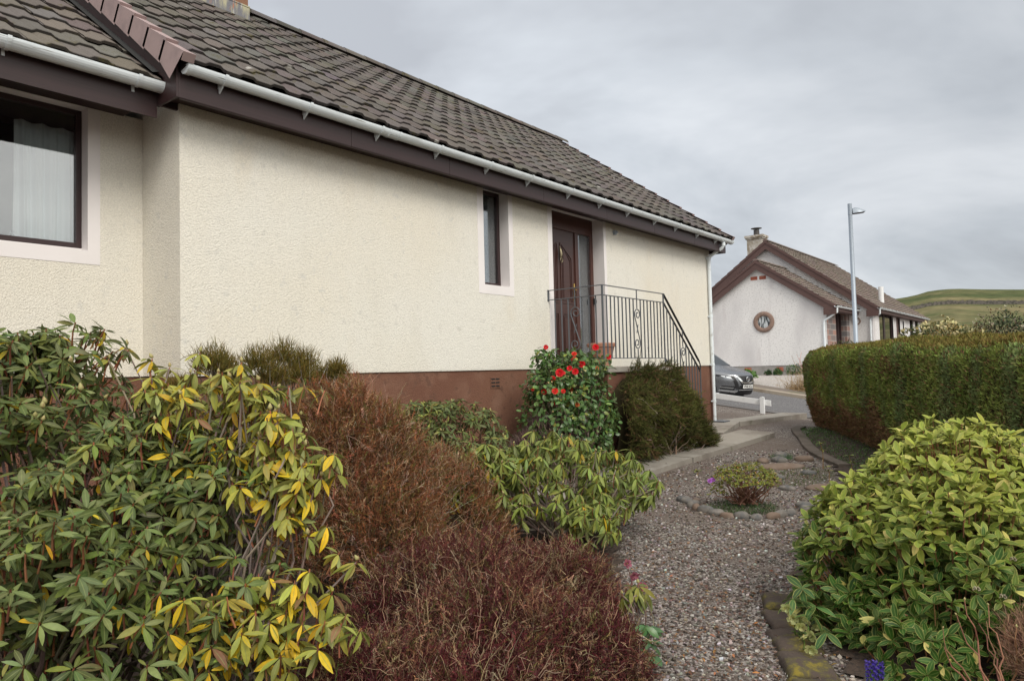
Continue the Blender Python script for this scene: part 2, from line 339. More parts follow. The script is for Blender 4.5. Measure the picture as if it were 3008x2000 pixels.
def thing(name, label, cat, base=(0, 0, 0), group=None, local=False):
    o = bpy.data.objects.new(name, None); C.objects.link(o); o.empty_display_size = .1
    o.location = base; o['label'] = label; o['category'] = cat
    if group: o['group'] = group
    BASE[o.name] = (0., 0., 0.) if local else tuple(float(x) for x in base)
    return o
def tag(o, label=None, cat=None, group=None, kind=None):
    if label: o['label'] = label
    if cat: o['category'] = cat
    if group: o['group'] = group
    if kind: o['kind'] = kind
    return o
def struct(o): o['kind'] = 'structure'; return o
def bevel(o, w=.004, seg=2):
    b = o.modifiers.new('bevel', 'BEVEL'); b.width = w; b.segments = seg; b.limit_method = 'ANGLE'; return o

def nrm(a): return a/(np.linalg.norm(a, axis=-1, keepdims=True) + 1e-9)
PROF = {'lance': ([0,.1,.3,.55,.8,1], [.10,.42,.86,1.,.66,.06]),
        'ovate': ([0,.15,.4,.65,.86,1], [.10,.62,1.,.92,.5,.05]),
        'long': ([0,.1,.3,.55,.8,1], [.16,.5,.85,1.,.75,.08]),
        'tiny': ([0,.5,1], [.3,1,.1]),
        'petal': ([0,.4,.8,1], [.3,.9,1,.6])}
def leaves(mb, P, D, Nn, L, W, col, droop=.25, fold=.18, prof='lance'):
    """one blade per row of P; D = direction, Nn = upper side, droop bends the tip to -Nn"""
    n = len(P)
    if n == 0: return
    D = nrm(D); S = nrm(np.cross(D, Nn)); U = nrm(np.cross(S, D))
    t, w = map(np.array, PROF[prof]); L = np.broadcast_to(L, n); W = np.broadcast_to(W, n); dr = np.broadcast_to(droop, n)
    k = len(t)
    cen = P[:, None] + D[:, None]*(L[:, None]*t)[..., None]*(1-.25*np.abs(dr)[:, None]*t)[..., None] - U[:, None]*(L[:, None]*dr[:, None]*t**2)[..., None]
    half = S[:, None]*(W[:, None]*w*.5)[..., None]; rise = U[:, None]*(W[:, None]*w*.5*fold)[..., None]
    v = np.stack([cen-half+rise, cen, cen+half+rise], 2).reshape(n, k*3, 3)
    f = []
    for i in range(k-1):
        for j in range(2): f.append((i*3+j, i*3+j+1, (i+1)*3+j+1, (i+1)*3+j))
    f = np.array(f); F = (f[None] + (np.arange(n)*k*3)[:, None, None]).reshape(-1, 4)
    col = np.asarray(col, float)
    if col.ndim == 1: col = np.repeat(col[None], n, 0)
    cc = np.repeat(col[:, None], k*3, 1).reshape(-1, 3)
    uv = np.tile(np.array([(a, b) for b in t for a in (-1, 0, 1)]), (n, 1))
    mb.add(v.reshape(-1, 3), F, cc, uv)
def strands(mb, P, D, L, r, c0, c1, segs=3, bend=.3, wob=.15, taper=.3):
    """thin curved three-sided shoots"""
    n = len(P); D = nrm(D); L = np.broadcast_to(L, n); r = np.broadcast_to(r, n)
    B = nrm(rng.normal(size=(n, 3)))*bend
    t = np.linspace(0, 1, segs+1)
    cen = P[:, None] + D[:, None]*(L[:, None]*t)[..., None] + B[:, None]*(L[:, None]*t**2)[..., None] + rng.normal(size=(n, segs+1, 3))*(wob*L/segs)[:, None, None]*(t > 0)[None, :, None]
    a = nrm(np.cross(D, rng.normal(size=(n, 3)))); b = np.cross(D, a)
    rad = r[:, None]*(1-(1-taper)*t)
    v = np.stack([cen + rad[..., None]*(a*math.cos(q) + b*math.sin(q))[:, None] for q in (0, 2.1, 4.2)], 2).reshape(n, -1, 3)
    f = np.array([(i*3+j, i*3+(j+1) % 3, (i+1)*3+(j+1) % 3, (i+1)*3+j) for i in range(segs) for j in range(3)])
    F = (f[None] + (np.arange(n)*(segs+1)*3)[:, None, None]).reshape(-1, 4)
    c0 = np.broadcast_to(c0, (n, 3)); c1 = np.broadcast_to(c1, (n, 3))
    cc = (c0[:, None]*(1-t[None, :, None]) + c1[:, None]*t[None, :, None]); cc = np.repeat(cc[:, :, None], 3, 2).reshape(-1, 3)
    mb.add(v.reshape(-1, 3), F, cc)
    return cen
def rosettes(mb, P, A, n, L, W, colfn, el=(.1, .5), droop=(.1, .4), prof='lance', jit=.25, tiers=2, pet=.0):
    """whorls of leaves round axes A at points P"""
    m = len(P); A = nrm(A)
    X = nrm(np.cross(A, V3(.3, .5, .1))); Y = np.cross(A, X)
    for q in range(m):
        k = int(rng.integers(n[0], n[1]+1))
        ph = np.arange(k)*2.4 + rng.uniform(0, 6); e = rng.uniform(el[0], el[1], k) - .35*(np.arange(k) % tiers)
        ph = ph + rng.normal(size=k)*.22; rad = X[q]*np.cos(ph)[:, None] + Y[q]*np.sin(ph)[:, None]
        d = rad*np.cos(e)[:, None] + A[q]*np.sin(e)[:, None] + rng.normal(size=(k, 3))*jit*.4
        d = nrm(d); U = nrm(A[q] - rad*.3 + rng.normal(size=(k, 3))*.32)
        l = rng.uniform(L[0], L[1], k); w = l*rng.uniform(W[0], W[1], k)
        p0 = P[q] + d*pet*l[:, None]
        leaves(mb, p0, d, U, l, w, colfn(P[q], k, e), rng.uniform(droop[0], droop[1], k), .22, prof)

def mixc(a, b, t): t = np.asarray(t)[..., None]; return np.array(a)*(1-t) + np.array(b)*t
def jitc(c, n, s=.18):
    c = np.asarray(c, float); c = np.broadcast_to(c, (n, 3)) if c.ndim == 1 else c
    return np.clip(c*(1 + rng.normal(size=(n, 1))*s)*(1 + rng.normal(size=(n, 3))*s*.35), .003, .95)
def ell_pts(n, c, r, low=-.3, shell=(.75, 1.0)):
    """points in the outer shell of an ellipsoid above `low` (fraction of the radius); returns points, outward normals"""
    out = []; c = np.array(c); r = np.array(r)
    while sum(len(o) for o in out) < n:
        d = nrm(rng.normal(size=(n*2, 3))); d = d[d[:, 2] > low]; out.append(d)
    d = np.concatenate(out)[:n]; k = rng.uniform(shell[0], shell[1], (n, 1))
    return c + d*r*k, nrm(d/r)
def snoise(P, s=1., seed=0):
    """cheap smooth noise in -1..1 from a few sines"""
    g = np.random.default_rng(seed); o = np.zeros(len(P))
    for i in range(5):
        k = g.normal(size=3)*s*(1+i*.55); o += np.sin(P @ k + g.uniform(0, 6))/(1+i*.5)
    return o/2.2

# ------------------------------------------------------------------ terrain
CAM = V3(-3.0346, -6.0073, -.0501); YAW, PITCH, ROLL, FPX = .8972, .0441, -.0257, 1668.9074
F2 = V3(math.sin(YAW), math.cos(YAW), 0)[:2]
KD = [-8,0,4,8,12,14.7,16.7,19,21.7,27,33,45]; KZ = [-1.64,-1.58,-1.50,-1.40,-1.27,-1.19,-1.12,-1.1,-1.1,-.95,-.8,-.6]
def ss(a, b, x): t = np.clip((x-a)/(b-a), 0, 1); return t*t*(3-2*t)
def h(x, y):
    x = np.asarray(x, float); y = np.asarray(y, float)
    d = (x-CAM[0])*F2[0] + (y-CAM[1])*F2[1]
    g = np.interp(d, KD, KZ)
    yy = np.clip(y, -5, 7)
    xr = np.clip(x, 17, 25)
    r = -1.36-.022*(xr-17) + (.125+.0055*(xr-17))*yy
    far = np.where(yy > 3, -.587, -.587-.10*(3-yy))
    fz_ = -1.19 + .13*(yy-.3); k1 = ss(12.6, 14.6, x); out = g*(1-k1) + fz_*k1; k2 = ss(14.9, 17, x); out = out*(1-k2) + r*k2
    k = ss(25, 31.3, x); out = out*(1-k) + far*k
    dist = np.hypot(x, y); out = out + ss(60, 400, dist)*6
    return out
def hs(x, y): return float(h(x, y))

def drape(name, inside, x0, x1, y0, y1, step, lift, m, thick=None):
    xs = np.arange(x0, x1+1e-6, step); ys = np.arange(y0, y1+1e-6, step)
    X, Y = np.meshgrid(xs, ys); Z = h(X, Y) + lift; nx = len(xs)
    cx = (X[:-1, :-1]+X[1:, 1:])/2; cy = (Y[:-1, :-1]+Y[1:, 1:])/2; ok = inside(cx, cy)
    j, i = np.nonzero(ok); f = np.stack([j*nx+i, j*nx+i+1, (j+1)*nx+i+1, (j+1)*nx+i], 1)
    used, inv = np.unique(f, return_inverse=True)
    V = np.stack([X.ravel(), Y.ravel(), Z.ravel()], 1)[used]
    b = MB(); b.add(V, inv.reshape(f.shape)); return b.build(name, m, smooth=True)
# ground: one sheet to the horizon, finer where it is seen
def axis_vals(fine0, fine1, step, far):
    a = list(np.arange(fine0, fine1+1e-6, step)); k = step
    lo, hi = [fine0], [fine1]
    while hi[-1] < far: k *= 1.35; hi.append(hi[-1]+k); lo.append(lo[-1]-k)
    return np.array(sorted(set(lo[1:] + a + hi[1:])))
xs = axis_vals(-6, 34, .4, 1500); ys = axis_vals(-10, 14, .4, 1500)
X, Y = np.meshgrid(xs, ys); Z = h(X, Y)-.03
b = MB(); nx = len(xs); jj, ii = np.meshgrid(np.arange(len(ys)-1), np.arange(nx-1), indexing='ij')
f = np.stack([jj*nx+ii, jj*nx+ii+1, (jj+1)*nx+ii+1, (jj+1)*nx+ii], -1).reshape(-1, 4)
b.add(np.stack([X.ravel(), Y.ravel(), Z.ravel()], 1), f)
struct(b.build('ground', M['gravel'], smooth=True))

def poly_in(P):
    P = np.array(P)
    def f(x, y):
        c = np.zeros(x.shape, bool); j = len(P)-1
        for i in range(len(P)):
            xi, yi = P[i]; xj, yj = P[j]
            c ^= ((yi > y) != (yj > y)) & (x < (xj-xi)*(y-yi)/(yj-yi+1e-12) + xi); j = i
        return c
    return f
bedL = poly_in([(-4.5,-6.0),(-.6,-4.75),(.10,-4.30),(1.10,-3.55),(2.7,-2.6),(4.2,-1.8),(4.9,-1.62),(8.9,-1.62),(8.7,-1.0),(8.5,0.1),(-.2,.1),(-.2,.8),(-6,.8),(-8,-4)])
struct(drape('soil', bedL, -8, 9, -6.2, .9, .1, -.018, M['soil']))
bedR = poly_in([(11.2,-1.85),(9.37,-2.19),(7.97,-2.76),(7.5,-3.15),(5.2,-3.9),(3.6,-4.1),(2.2,-4.3),(1.35,-4.72),(.6,-5.1),(-.6,-5.6),(1.0,-8.5),(5,-8),(12,-4)])
struct(drape('soil', bedR, -1, 12.4, -8.6, -1.8, .1, -.016, M['soil']))
# road, edging, kerb, pavement, garden beyond
struct(drape('road', lambda x, y: (x > 16.8) & (x < 22.86), 16.8, 22.9, -9, 16, .4, -.012, M['asphalt']))
struct(drape('road_edging', lambda x, y: x > 0, 15.2, 16.8, -9, 16, .4, -.014, M['darkband']))
b = MB()
for k in range(34):
    y0 = -9 + k*.75; y1 = y0+.742
    z0, z1 = hs(22.9, y0), hs(22.9, y1)
    v = [(x, y, z+dz) for (y, z) in ((y0, z0), (y1, z1)) for (x, dz) in ((22.86,-.1),(22.86,.09),(22.89,.12),(23.02,.12),(23.02,-.1))]
    b.add(v, [(i, (i+1) % 5, 5+(i+1) % 5, 5+i) for i in range(5)]); b.add(v[:5], [(0,1,2),(0,2,3),(0,3,4)]); b.add(v[5:], [(2,1,0),(3,2,0),(4,3,0)])
struct(b.build('kerb', M['kerb']))
struct(drape('pavement', lambda x, y: x > 0, 23.02, 24.8, -9, 16, .178, .09, M['pavement']))
struct(drape('gravel_garden', lambda x, y: (x > 24.79), 24.8, 31.8, -5, 12, .25, .088, M['palegravel']))
# concrete path slabs
def slab(name, poly, top, th=.13):
    top = [q+.02 for q in top]
    b = MB(); n = len(poly); v = [(x, y, t) for (x, y), t in zip(poly, top)] + [(x, y, t-th) for (x, y), t in zip(poly, top)]
    b.add(v, [(i+n, (i+1) % n+n, (i+1) % n, i) for i in range(n)]); b.add(v[:4], [(0,1,2,3)])
    return struct(bevel(b.build(name, M['conc']), .008, 2))
slab('path', [(3.2,-1.62),(6.4,-1.62),(6.4,-.98),(3.2,-.98)], [-1.405,-1.315,-1.30,-1.39])
slab('path', [(6.415,-1.64),(9.62,-1.67),(9.85,-1.0),(6.415,-.98)], [-1.31,-1.222,-1.20,-1.298])
slab('path', [(9.2,-.92),(11.0,-.50),(11.0,-.02),(9.2,-.02)], [-1.215,-1.16,-1.15,-1.20])
slab('path', [(11.015,-.52),(13.3,-1.12),(13.25,-.62),(11.015,.02)], [-1.16,-1.115,-1.105,-1.15])

# ------------------------------------------------------------------ roof tiles
TPROF = [(0,0,),(.40,.0),(.50,.020),(.82,.022),(.93,.003),(1.0,.0)]
def tiles(mb, x0, x1, ey, ez, ang, length, gauge, w, sgn=1, base=(.122,.109,.101), th=.020, skip=None, var=.10):
    """courses of interlocking tiles on a slope rising towards +Y*sgn from the eave (ey, ez)"""
    cs, sn = math.cos(ang), math.sin(ang)
    nc = max(1, int(round(length/gauge))); g = length/nc; nt = int(math.ceil((x1-x0)/w)); pr = np.array(TPROF)
    for i in range(nc):
        for j in range(nt):
            xa = x0 + j*w; xb = min(xa+w, x1)
            if skip and skip((xa+xb)/2, (i+.5)*g): continue
            xx = xa + pr[:, 0]*(w) + rng.normal()*.003; xx = np.minimum(xx, x1); o = pr[:, 1]
            jz = rng.normal()*.003; s0 = i*g - .012 + rng.normal()*.004; s1 = (i+1)*g + .04
            def P(x, s, d): return np.stack([x, ey + sgn*(s*cs - d*sn), ez + s*sn + d*cs], -1)
            rows = [P(xx, np.full(6, s0), o - .004 + jz), P(xx, np.full(6, s0), o + th + jz), P(xx, np.full(6, s0+.02), o + th + .004 + jz), P(xx, np.full(6, s1), o - .004 + jz)]
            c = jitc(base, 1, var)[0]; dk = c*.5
            # front edge coloured darker: painted shadow line between the courses
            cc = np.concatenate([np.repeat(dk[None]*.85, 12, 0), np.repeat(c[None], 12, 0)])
            f = [(r*6+k, r*6+k+1, (r+1)*6+k+1, (r+1)*6+k) for r in range(3) for k in range(5)]
            if sgn < 0: f = [q[::-1] for q in f]
            mb.add(np.concatenate(rows), f, cc)
    return mb
def wall_grid(mb, xs, zs, y, holes, depth, col=(.5,.5,.5), axis='y'):
    """flat wall facing -axis with rectangular holes and their reveals"""
    X = sorted(set(xs + [q for hh in holes for q in hh[:2]])); Z = sorted(set(zs + [q for hh in holes for q in hh[2:]]))
    P = (lambda a, z, d: (a, y+d, z)) if axis == 'y' else (lambda a, z, d: (y+d, a, z))
    for i in range(len(X)-1):
        for j in range(len(Z)-1):
            cx, cz = (X[i]+X[i+1])/2, (Z[j]+Z[j+1])/2
            if any(a < cx < b_ and c < cz < d for a, b_, c, d in holes): continue
            mb.add([P(X[i], Z[j], 0), P(X[i+1], Z[j], 0), P(X[i+1], Z[j+1], 0), P(X[i], Z[j+1], 0)], [(0,1,2,3)], col)
def reveal(mb, hh, y, d):
    a, b_, c, e = hh
    mb.add([(a,y,c),(a,y+d,c),(a,y+d,e),(a,y,e)], [(0,1,2,3)]); mb.add([(b_,y,c),(b_,y+d,c),(b_,y+d,e),(b_,y,e)], [(3,2,1,0)])
    mb.add([(a,y,c),(b_,y,c),(b_,y+d,c),(a,y+d,c)], [(0,1,2,3)]); mb.add([(a,y,e),(b_,y,e),(b_,y+d,e),(a,y+d,e)], [(3,2,1,0)])
def frame_ring(mb, x0, x1, z0, z1, y0, y1, t):
    mb.box(x0, x0+t, y0, y1, z0, z1); mb.box(x1-t, x1, y0, y1, z0, z1); mb.box(x0+t, x1-t, y0, y1, z0, z0+t); mb.box(x0+t, x1-t, y0, y1, z1-t, z1)
def curtain(mb, x0, x1, z0, z1, y, amp=.02, waves=9, n=90):
    us = np.linspace(0, 1, n); ph = rng.uniform(0, 6, 4)
    def fn(u, w):
        s = math.sin(u*waves*6.28+ph[0]) + .5*math.sin(u*waves*14.1+ph[1]+w*.8) + .3*math.sin(u*waves*3.3+ph[2])
        return (x0+(x1-x0)*u + .006*math.sin(w*3+u*9), y + amp*s*(.45+.55*(1-w)), z0+(z1-z0)*w)
    mb.grid(fn, us, np.linspace(0, 1, 8))
def half_round(mb, xa, xb, yc, zt, r, axis='x'):
    """open half-round gutter with a wall"""
    n = 12; ang = [PI + PI*k/n for k in range(n+1)]
    outer = [(yc + r*math.cos(a), zt + r*math.sin(a)) for a in ang]; inner = [(yc + (r-.004)*math.cos(a), zt + (r-.004)*math.sin(a)) for a in reversed(ang)]
    poly = outer + inner; m = len(poly)
    v = [(xa, p, q) for p, q in poly] + [(xb, p, q) for p, q in poly]
    mb.add(v, [(i, m+i, m+(i+1) % m, (i+1) % m) for i in range(m)])
    for x in (xa, xb): mb.add([(x, p, q) for p, q in poly], [(k, k+1, m-2-k, m-1-k) for k in range(n)])
def disc_end(mb, x, yc, zt, r):
    n = 12; v = [(x, yc + r*math.cos(PI+PI*k/n), zt + r*math.sin(PI+PI*k/n)) for k in range(n+1)]
    vv = v + [(x+.006, a[1], a[2]) for a in v]; m = n+1
    mb.add(vv, [(i, (i+1) % m, m+(i+1) % m, m+i) for i in range(m)])
    mb.add(v+[(x, yc, zt)], [(k, k+1, m) for k in range(n)]); mb.add([(x+.006, a[1], a[2]) for a in v]+[(x+.006, yc, zt)], [(k+1, k, m) for k in range(n)])

# ------------------------------------------------------------------ the cream bungalow
LX = 11.014; SL = math.atan(.7)      # roof pitch
house = thing('bungalow', 'cream roughcast bungalow with brown plinth and tiled roof', 'house', (0, 0, -1.2))
RZ = lambda y: 2.53 + (y+.42)*.70
RY, RZT = 3.83, RZ(3.83); BY = 8.06
b = MB()
nw = (3.965,4.475,1.085,2.36); dw = (5.483,6.9,.03,2.36)
wall_grid(b, [0, LX], [0.0, 2.36], 0, [nw, dw], 0)
for x, fl in ((0, 0), (LX, 1)):
    poly = [(x,0,0),(x,BY-.4,0),(x,BY-.4,2.36),(x,RY,RZT-.16),(x,0,2.36)]
    b.add(poly + [(x,RY,2.36)], [((5,4,0,1,2) if fl else (2,1,0,4,5))]); b.add([(x,0,2.36),(x,BY-.4,2.36),(x,RY,RZT-.16)], [(0,1,2) if fl else (2,1,0)])
b.box(0, LX, BY-.41, BY-.4, 0, 2.36)
b.box(0, LX, 0.0, .3, -.012, -.001)
b.build('wall', M['cream'], house)
# the left block
LW = .68; lwin = (-2.9,-.465,1.09,2.33)
b = MB(); wall_grid(b, [-7.5, -.001], [0, 2.345], LW, [lwin], 0); b.build('wall', M['cream'], house)
b = MB(); b.box(.004, LX-.004, .018, 7.6, -1.9, -.013); b.box(-7.5, .0035, LW+.018, 7.6, -1.9, -.001)
b.build('plinth', M['brownrender'], house)
# smooth bands
b = MB(); T = -.004
b.box(3.85,3.965,T,.02,.965,2.35); b.box(4.475,4.565,T,.02,.965,2.35); b.box(3.9651,4.4749,T,.02,.965,1.085)
reveal(b, (3.9652,4.4748,1.0851,2.36), T+.0005, .2); b.build('smooth_band', M['band'], house); b = MB()
b.box(5.375,5.483,T,.02,.0,2.35); b.box(6.9,6.975,T,.02,0,2.35)
reveal(b, (5.4832,6.8998,.031,2.36), T+.0005, .25); b.build('smooth_band', M['band'], house); b = MB()
b.box(-.465,-.365,LW+T,LW+.02,.97,2.33); b.box(-3.0,-.4651,LW+T,LW+.02,.97,1.09)
reveal(b, (-2.9,-.4652,1.0901,2.33), LW+T+.0005, .16)
b.build('smooth_band', M['band'], house)
# eaves: fascia, soffit, verge box
b = MB()
xs_ = [-.15, 1.62, 3.05, 4.9, 6.55, 8.1, 9.7, 11.16]
for a, c in zip(xs_[:-1], xs_[1:]): b.box(a+.002, c-.001, -.29, -.27, 2.262, 2.47)
b.box(-.14, 11.15, -.269, .02, 2.325, 2.34)
b.box(-.14, 11.15, -.285, -.262, 2.255, 2.262)
fa = bevel(b.build('fascia', M['mahog'], house), .003)
b = MB()
b.box(-7.5,-.171,.04,.055,2.165,2.43); b.box(-7.5,-.17,.056,.70,2.335,2.35); b.build('fascia', M['mahog'], house)
# bargeboards (both ends of the main roof) and the boxed end
for xa, xb in ((-.17,-.15), (11.16,11.18)):
    b = MB()
    def bp(y, lo, hi): return [(y, RZ(y)-lo), (y, RZ(y)-hi)]
    b.prism([(-.29, 2.262), (.05, 2.262), (.05, RZ(.05)-.03), (-.29, RZ(-.29)-.03)], xa, xb, 'x'); b.prism([(.05, RZ(.05)-.40), (RY, RZT-.40), (RY, RZT-.03), (.05, RZ(.05)-.03)], xa, xb, 'x')
    zb = lambda y: RZT-(y-RY)*.7
    b.prism([(RY, RZT-.40), (BY, zb(BY)-.40), (BY, zb(BY)-.03), (RY, RZT-.03)], xa, xb, 'x')
    xo = (xa, 0) if xa < 0 else (LX, xb)
    xm = (xb+.0005, -.0005) if xa < 0 else (LX+.0005, xa-.0005); b.box(xm[0], xm[1], .021, .05, 2.27, RZ(.05)-.38); b.prism([(.0505, RZ(.05)-.395), (RY, RZT-.395), (RY, RZT-.38), (.0505, RZ(.05)-.38)], xm[0], xm[1], 'x')
    bevel(b.build('bargeboard', M['mahog'], house), .003)
# tiled roof: front slope as real tiles, back slope, under-slab
b = MB(); slope_len = math.hypot(RY+.42, RZT-2.53)
tiles(b, -.12, 11.18, -.42, 2.535, SL, slope_len, .345, .302, skip=None)
b.prism([(-.40,2.50),(RY,RZT-.03),(RY,RZT-.14),(-.27,2.47)], -.14, 11.15, 'x', col=(.03,.025,.025)); b.prism([(RY,RZT-.03),(BY,RZ(2*RY-BY)-.03),(BY,RZ(2*RY-BY)-.12),(RY,RZT-.14)], -.14, 11.15, 'x', col=(.03,.025,.025))
roof = b.build('roof', M['tile'], house)
b = MB(); tiles(b, -.12, 11.18, BY+.02, RZ(2*RY-BY)+.0, SL, slope_len, .345, .302, sgn=-1); b.build('roof', M['tile'], house)
b = MB()   # ridge tiles, half-round with lapped ends
k = 0; x = -.15
while x < 11.1:
    n = 8; ring = []
    for t, xx in ((0, x), (.0, x+.46)):
        r = .125 if xx == x else .118
        ring += [(xx, RY + r*math.cos(PI*q/n), RZT + .0 + .9*r*math.sin(PI*q/n)) for q in range(n+1)]
    c = jitc((.12,.105,.098), 1, .12)[0]; m = n+1
    b.add(ring, [(q, q+1, m+q+1, m+q) for q in range(n)], c); x += .45
b.build('ridge', M['tile'], roof)
# lower left roof
b = MB(); LZ = lambda y: 2.44 + (y+.05)*.70
tiles(b, -7.2, -.18, -.05, 2.45, SL, 5.2, .345, .302, base=(.138,.118,.108))
b.prism([(-.03,2.42),(4.2,LZ(4.2)-.03),(4.2,LZ(4.2)-.12),(.05,2.38)], -7.4, -.19, 'x', col=(.03,.025,.025))
b.build('roof', M['tile'], house)
b = MB()   # lead soaker strip where the low roof meets the bargeboard
b.add([(-.225,.0,LZ(0)+.055),(-.171,.0,LZ(0)+.075),(-.171,4.2,LZ(4.2)+.075),(-.225,4.2,LZ(4.2)+.055)], [(0,1,2,3)]); b.build('flashing', M['slate'], house)
# dry-verge caps, one unit per course
b = MB(); ncap = int(round(slope_len/.345)); g = slope_len/ncap; cs, sn = math.cos(SL), math.sin(SL)
for side, x0, x1 in ((-1,-.205,-.10), (1,11.13,11.235)):
    b = MB()
    for i in range(ncap):
        s0, s1 = i*g-.03, (i+1)*g+.01; lift = .035
        def P(x, s, d): return (x, -.42 + s*cs - d*sn, 2.535 + s*sn + d*cs)
        xo = x0 if side < 0 else x1; xi = x1 if side < 0 else x0
        lo = .15; l0 = .03
        v = [P(xo, s0, -lo), P(xo, s1, -lo+.02), P(xo, s1, lift), P(xo, s0, lift+.03), P(xi, s0, lift+.03), P(xi, s1, lift), P(xi, s0, -.01), P(xo+.012*(-side), s0, -lo)]
        if i == 0: v[0] = P(xo, s0+.10, -.20)
        b.add(v, [(0,1,2,3) if side > 0 else (3,2,1,0), (3,2,5,4) if side > 0 else (4,5,2,3)]); b.add([v[3], v[4], v[6], P(xo, s0, -.01)], [(0,1,2,3)])
    b.build('verge_cap', M['vergecap'], house)
# gutters
GY, GZ, GR = -.360, 2.512, .066
b = MB(); half_round(b, -.13, 11.30, GY, GZ, GR); disc_end(b, -.137, GY, GZ, GR+.003); disc_end(b, 11.3, GY, GZ, GR+.003)
for xx in (2.03, 2.17): half_round(b, xx-.012, xx+.012, GY, GZ, GR+.006)
half_round(b, -.135, -.09, GY, GZ, GR+.005); half_round(b, 2.05, 2.15, GY, GZ, GR+.003); half_round(b, 11.25, 11.31, GY, GZ, GR+.004); half_round(b, 10.82, 11.0, GY, GZ, GR+.004)
gut = b.build('gutter', M['pvc'], house, smooth=False)
for xx in (.2,1.05,1.93,2.8,3.67,4.5,5.45,6.29,7.13,8.05,8.85,9.75,10.6):
    b = MB(); n = 10
    half_round(b, xx-.014, xx+.014, GY, GZ+.004, GR+.010); b.box(xx-.011, xx+.011, GY+GR-.02, -.291, GZ-.085, GZ-.02)
    b.prism([(GY+GR-.004,GZ-.125),(GY+GR+.006,GZ-.0),(GY+.0,GZ-GR-.004),(GY+.01,GZ-GR-.018)], xx-.006, xx+.006, 'x')
    b.build('gutter_bracket', M['pvc'], gut)
b = MB(); half_round(b, -7.4, -.175, -.036, 2.43, .074); disc_end(b, -.176, -.036, 2.43, .076); g2 = b.build('gutter', M['pvc'], house)
for xx in (-3.1,-2.2,-1.28,-.37):
    b = MB(); half_round(b, xx-.014, xx+.014, -.036, 2.434, .084); b.box(xx-.011, xx+.011, .03, .039, 2.33, 2.4); b.build('gutter_bracket', M['pvc'], g2)
b = MB()
dp = [(10.9,GY,GZ-GR),(10.9,GY,2.38),(10.895,GY+.03,2.33),(10.885,-.09,2.20),(10.88,-.055,2.15),(10.88,-.052,2.0),(10.88,-.052,-1.13)]
b.tube(dp, .034, 12)
for z in (2.13, .95, -.02, -.75): b.tube([(10.88,-.052,z),(10.88,-.052,z+.05)], .040, 12); b.box(10.835,10.925,-.03,.0,z+.01,z+.035)
b.tube([(10.9,GY,2.42),(10.9,GY,2.37)], .041, 12)
b.build('downpipe', M['pvc'], house, smooth=True)
b = MB(); b.box(10.74,11.04,-.30,-.03,-1.16,-1.115); b.build('drain_cover', M['iron'], house)
# windows
def window(x0, x1, z0, z1, y, t, mullions=(), cur=None, name='window', curm='curtain', glass='glass'):
    b = MB(); frame_ring(b, x0, x1, z0, z1, y, y+.06, t)
    for mx_ in mullions: b.box(mx_-.03, mx_+.03, y+.001, y+.059, z0+t, z1-t)
    w = bevel(b.build(name, M['mahog'], house), .004)
    b = MB(); b.box(x0+t-.005, x1-t+.005, y+.025, y+.031, z0+t-.005, z1-t+.005); b.build('pane', M[glass], w)
    if cur:
        b = MB(); curtain(b, cur[0], cur[1], z0-.02, z1+.05, y+(.10 if x1-x0 > 1 else .055), cur[2], cur[3]); b.build('curtain', M[curm], w, smooth=True)
    return w
w1 = window(-2.9,-.466,1.12,2.33,.80,.045, mullions=(), cur=(-.95,-.40,.024,5))
w1['label'] = 'large brown framed window with white net curtain'
b = MB(); b.box(-2.9,-.46,.80,.99,1.09,1.119); b.build('sill', M['band'], w1)
b = MB(); us = np.linspace(0, 1, 260)
b.grid(lambda u, w: (-2.9+2.45*u, .875+.004*math.sin(u*120), 2.33-(.16+.018*abs(math.sin(u*50)))*w), us, [0, .5, 1]); b.build('lace_valance', M['dark'], w1)
window(3.966,4.474,1.09,2.36,.15,.05, cur=(3.9,4.55,.004,3), curm='bluecurtain')
b = MB()   # dark rooms behind the glass
for x0, x1, y0, z0, z1 in ((-3.2,-.02,1.0,.6,2.7), (3.6,4.9,.33,.6,2.7), (6.2,7.1,.42,-.0,2.6)):
    y1 = y0+1.8
    b.add([(x0,y1,z0),(x1,y1,z0),(x1,y1,z1),(x0,y1,z1)], [(0,1,2,3)]); b.add([(x0,y0,z0),(x0,y1,z0),(x0,y1,z1),(x0,y0,z1)], [(0,1,2,3)])
    b.add([(x1,y0,z0),(x1,y1,z0),(x1,y1,z1),(x1,y0,z1)], [(0,1,2,3)]); b.add([(x0,y0,z0),(x1,y0,z0),(x1,y1,z0),(x0,y1,z0)], [(0,1,2,3)]); b.add([(x0,y0,z1),(x1,y0,z1),(x1,y1,z1),(x0,y1,z1)], [(0,1,2,3)])
    b.build('room', M['room'], house); b = MB()
vase = thing('glass_vase', 'small round clear glass vase on the sill of the large window', 'vase', (-.96, .905, 1.12))
b = MB(); b.lathe([(.001,.004),(.028,.004),(.040,.03),(.038,.052),(.015,.075),(.013,.088),(.024,.10)], (-.96,.905,1.12), 20); b.build('vase_body', M['vaseglass'], vase, smooth=True)
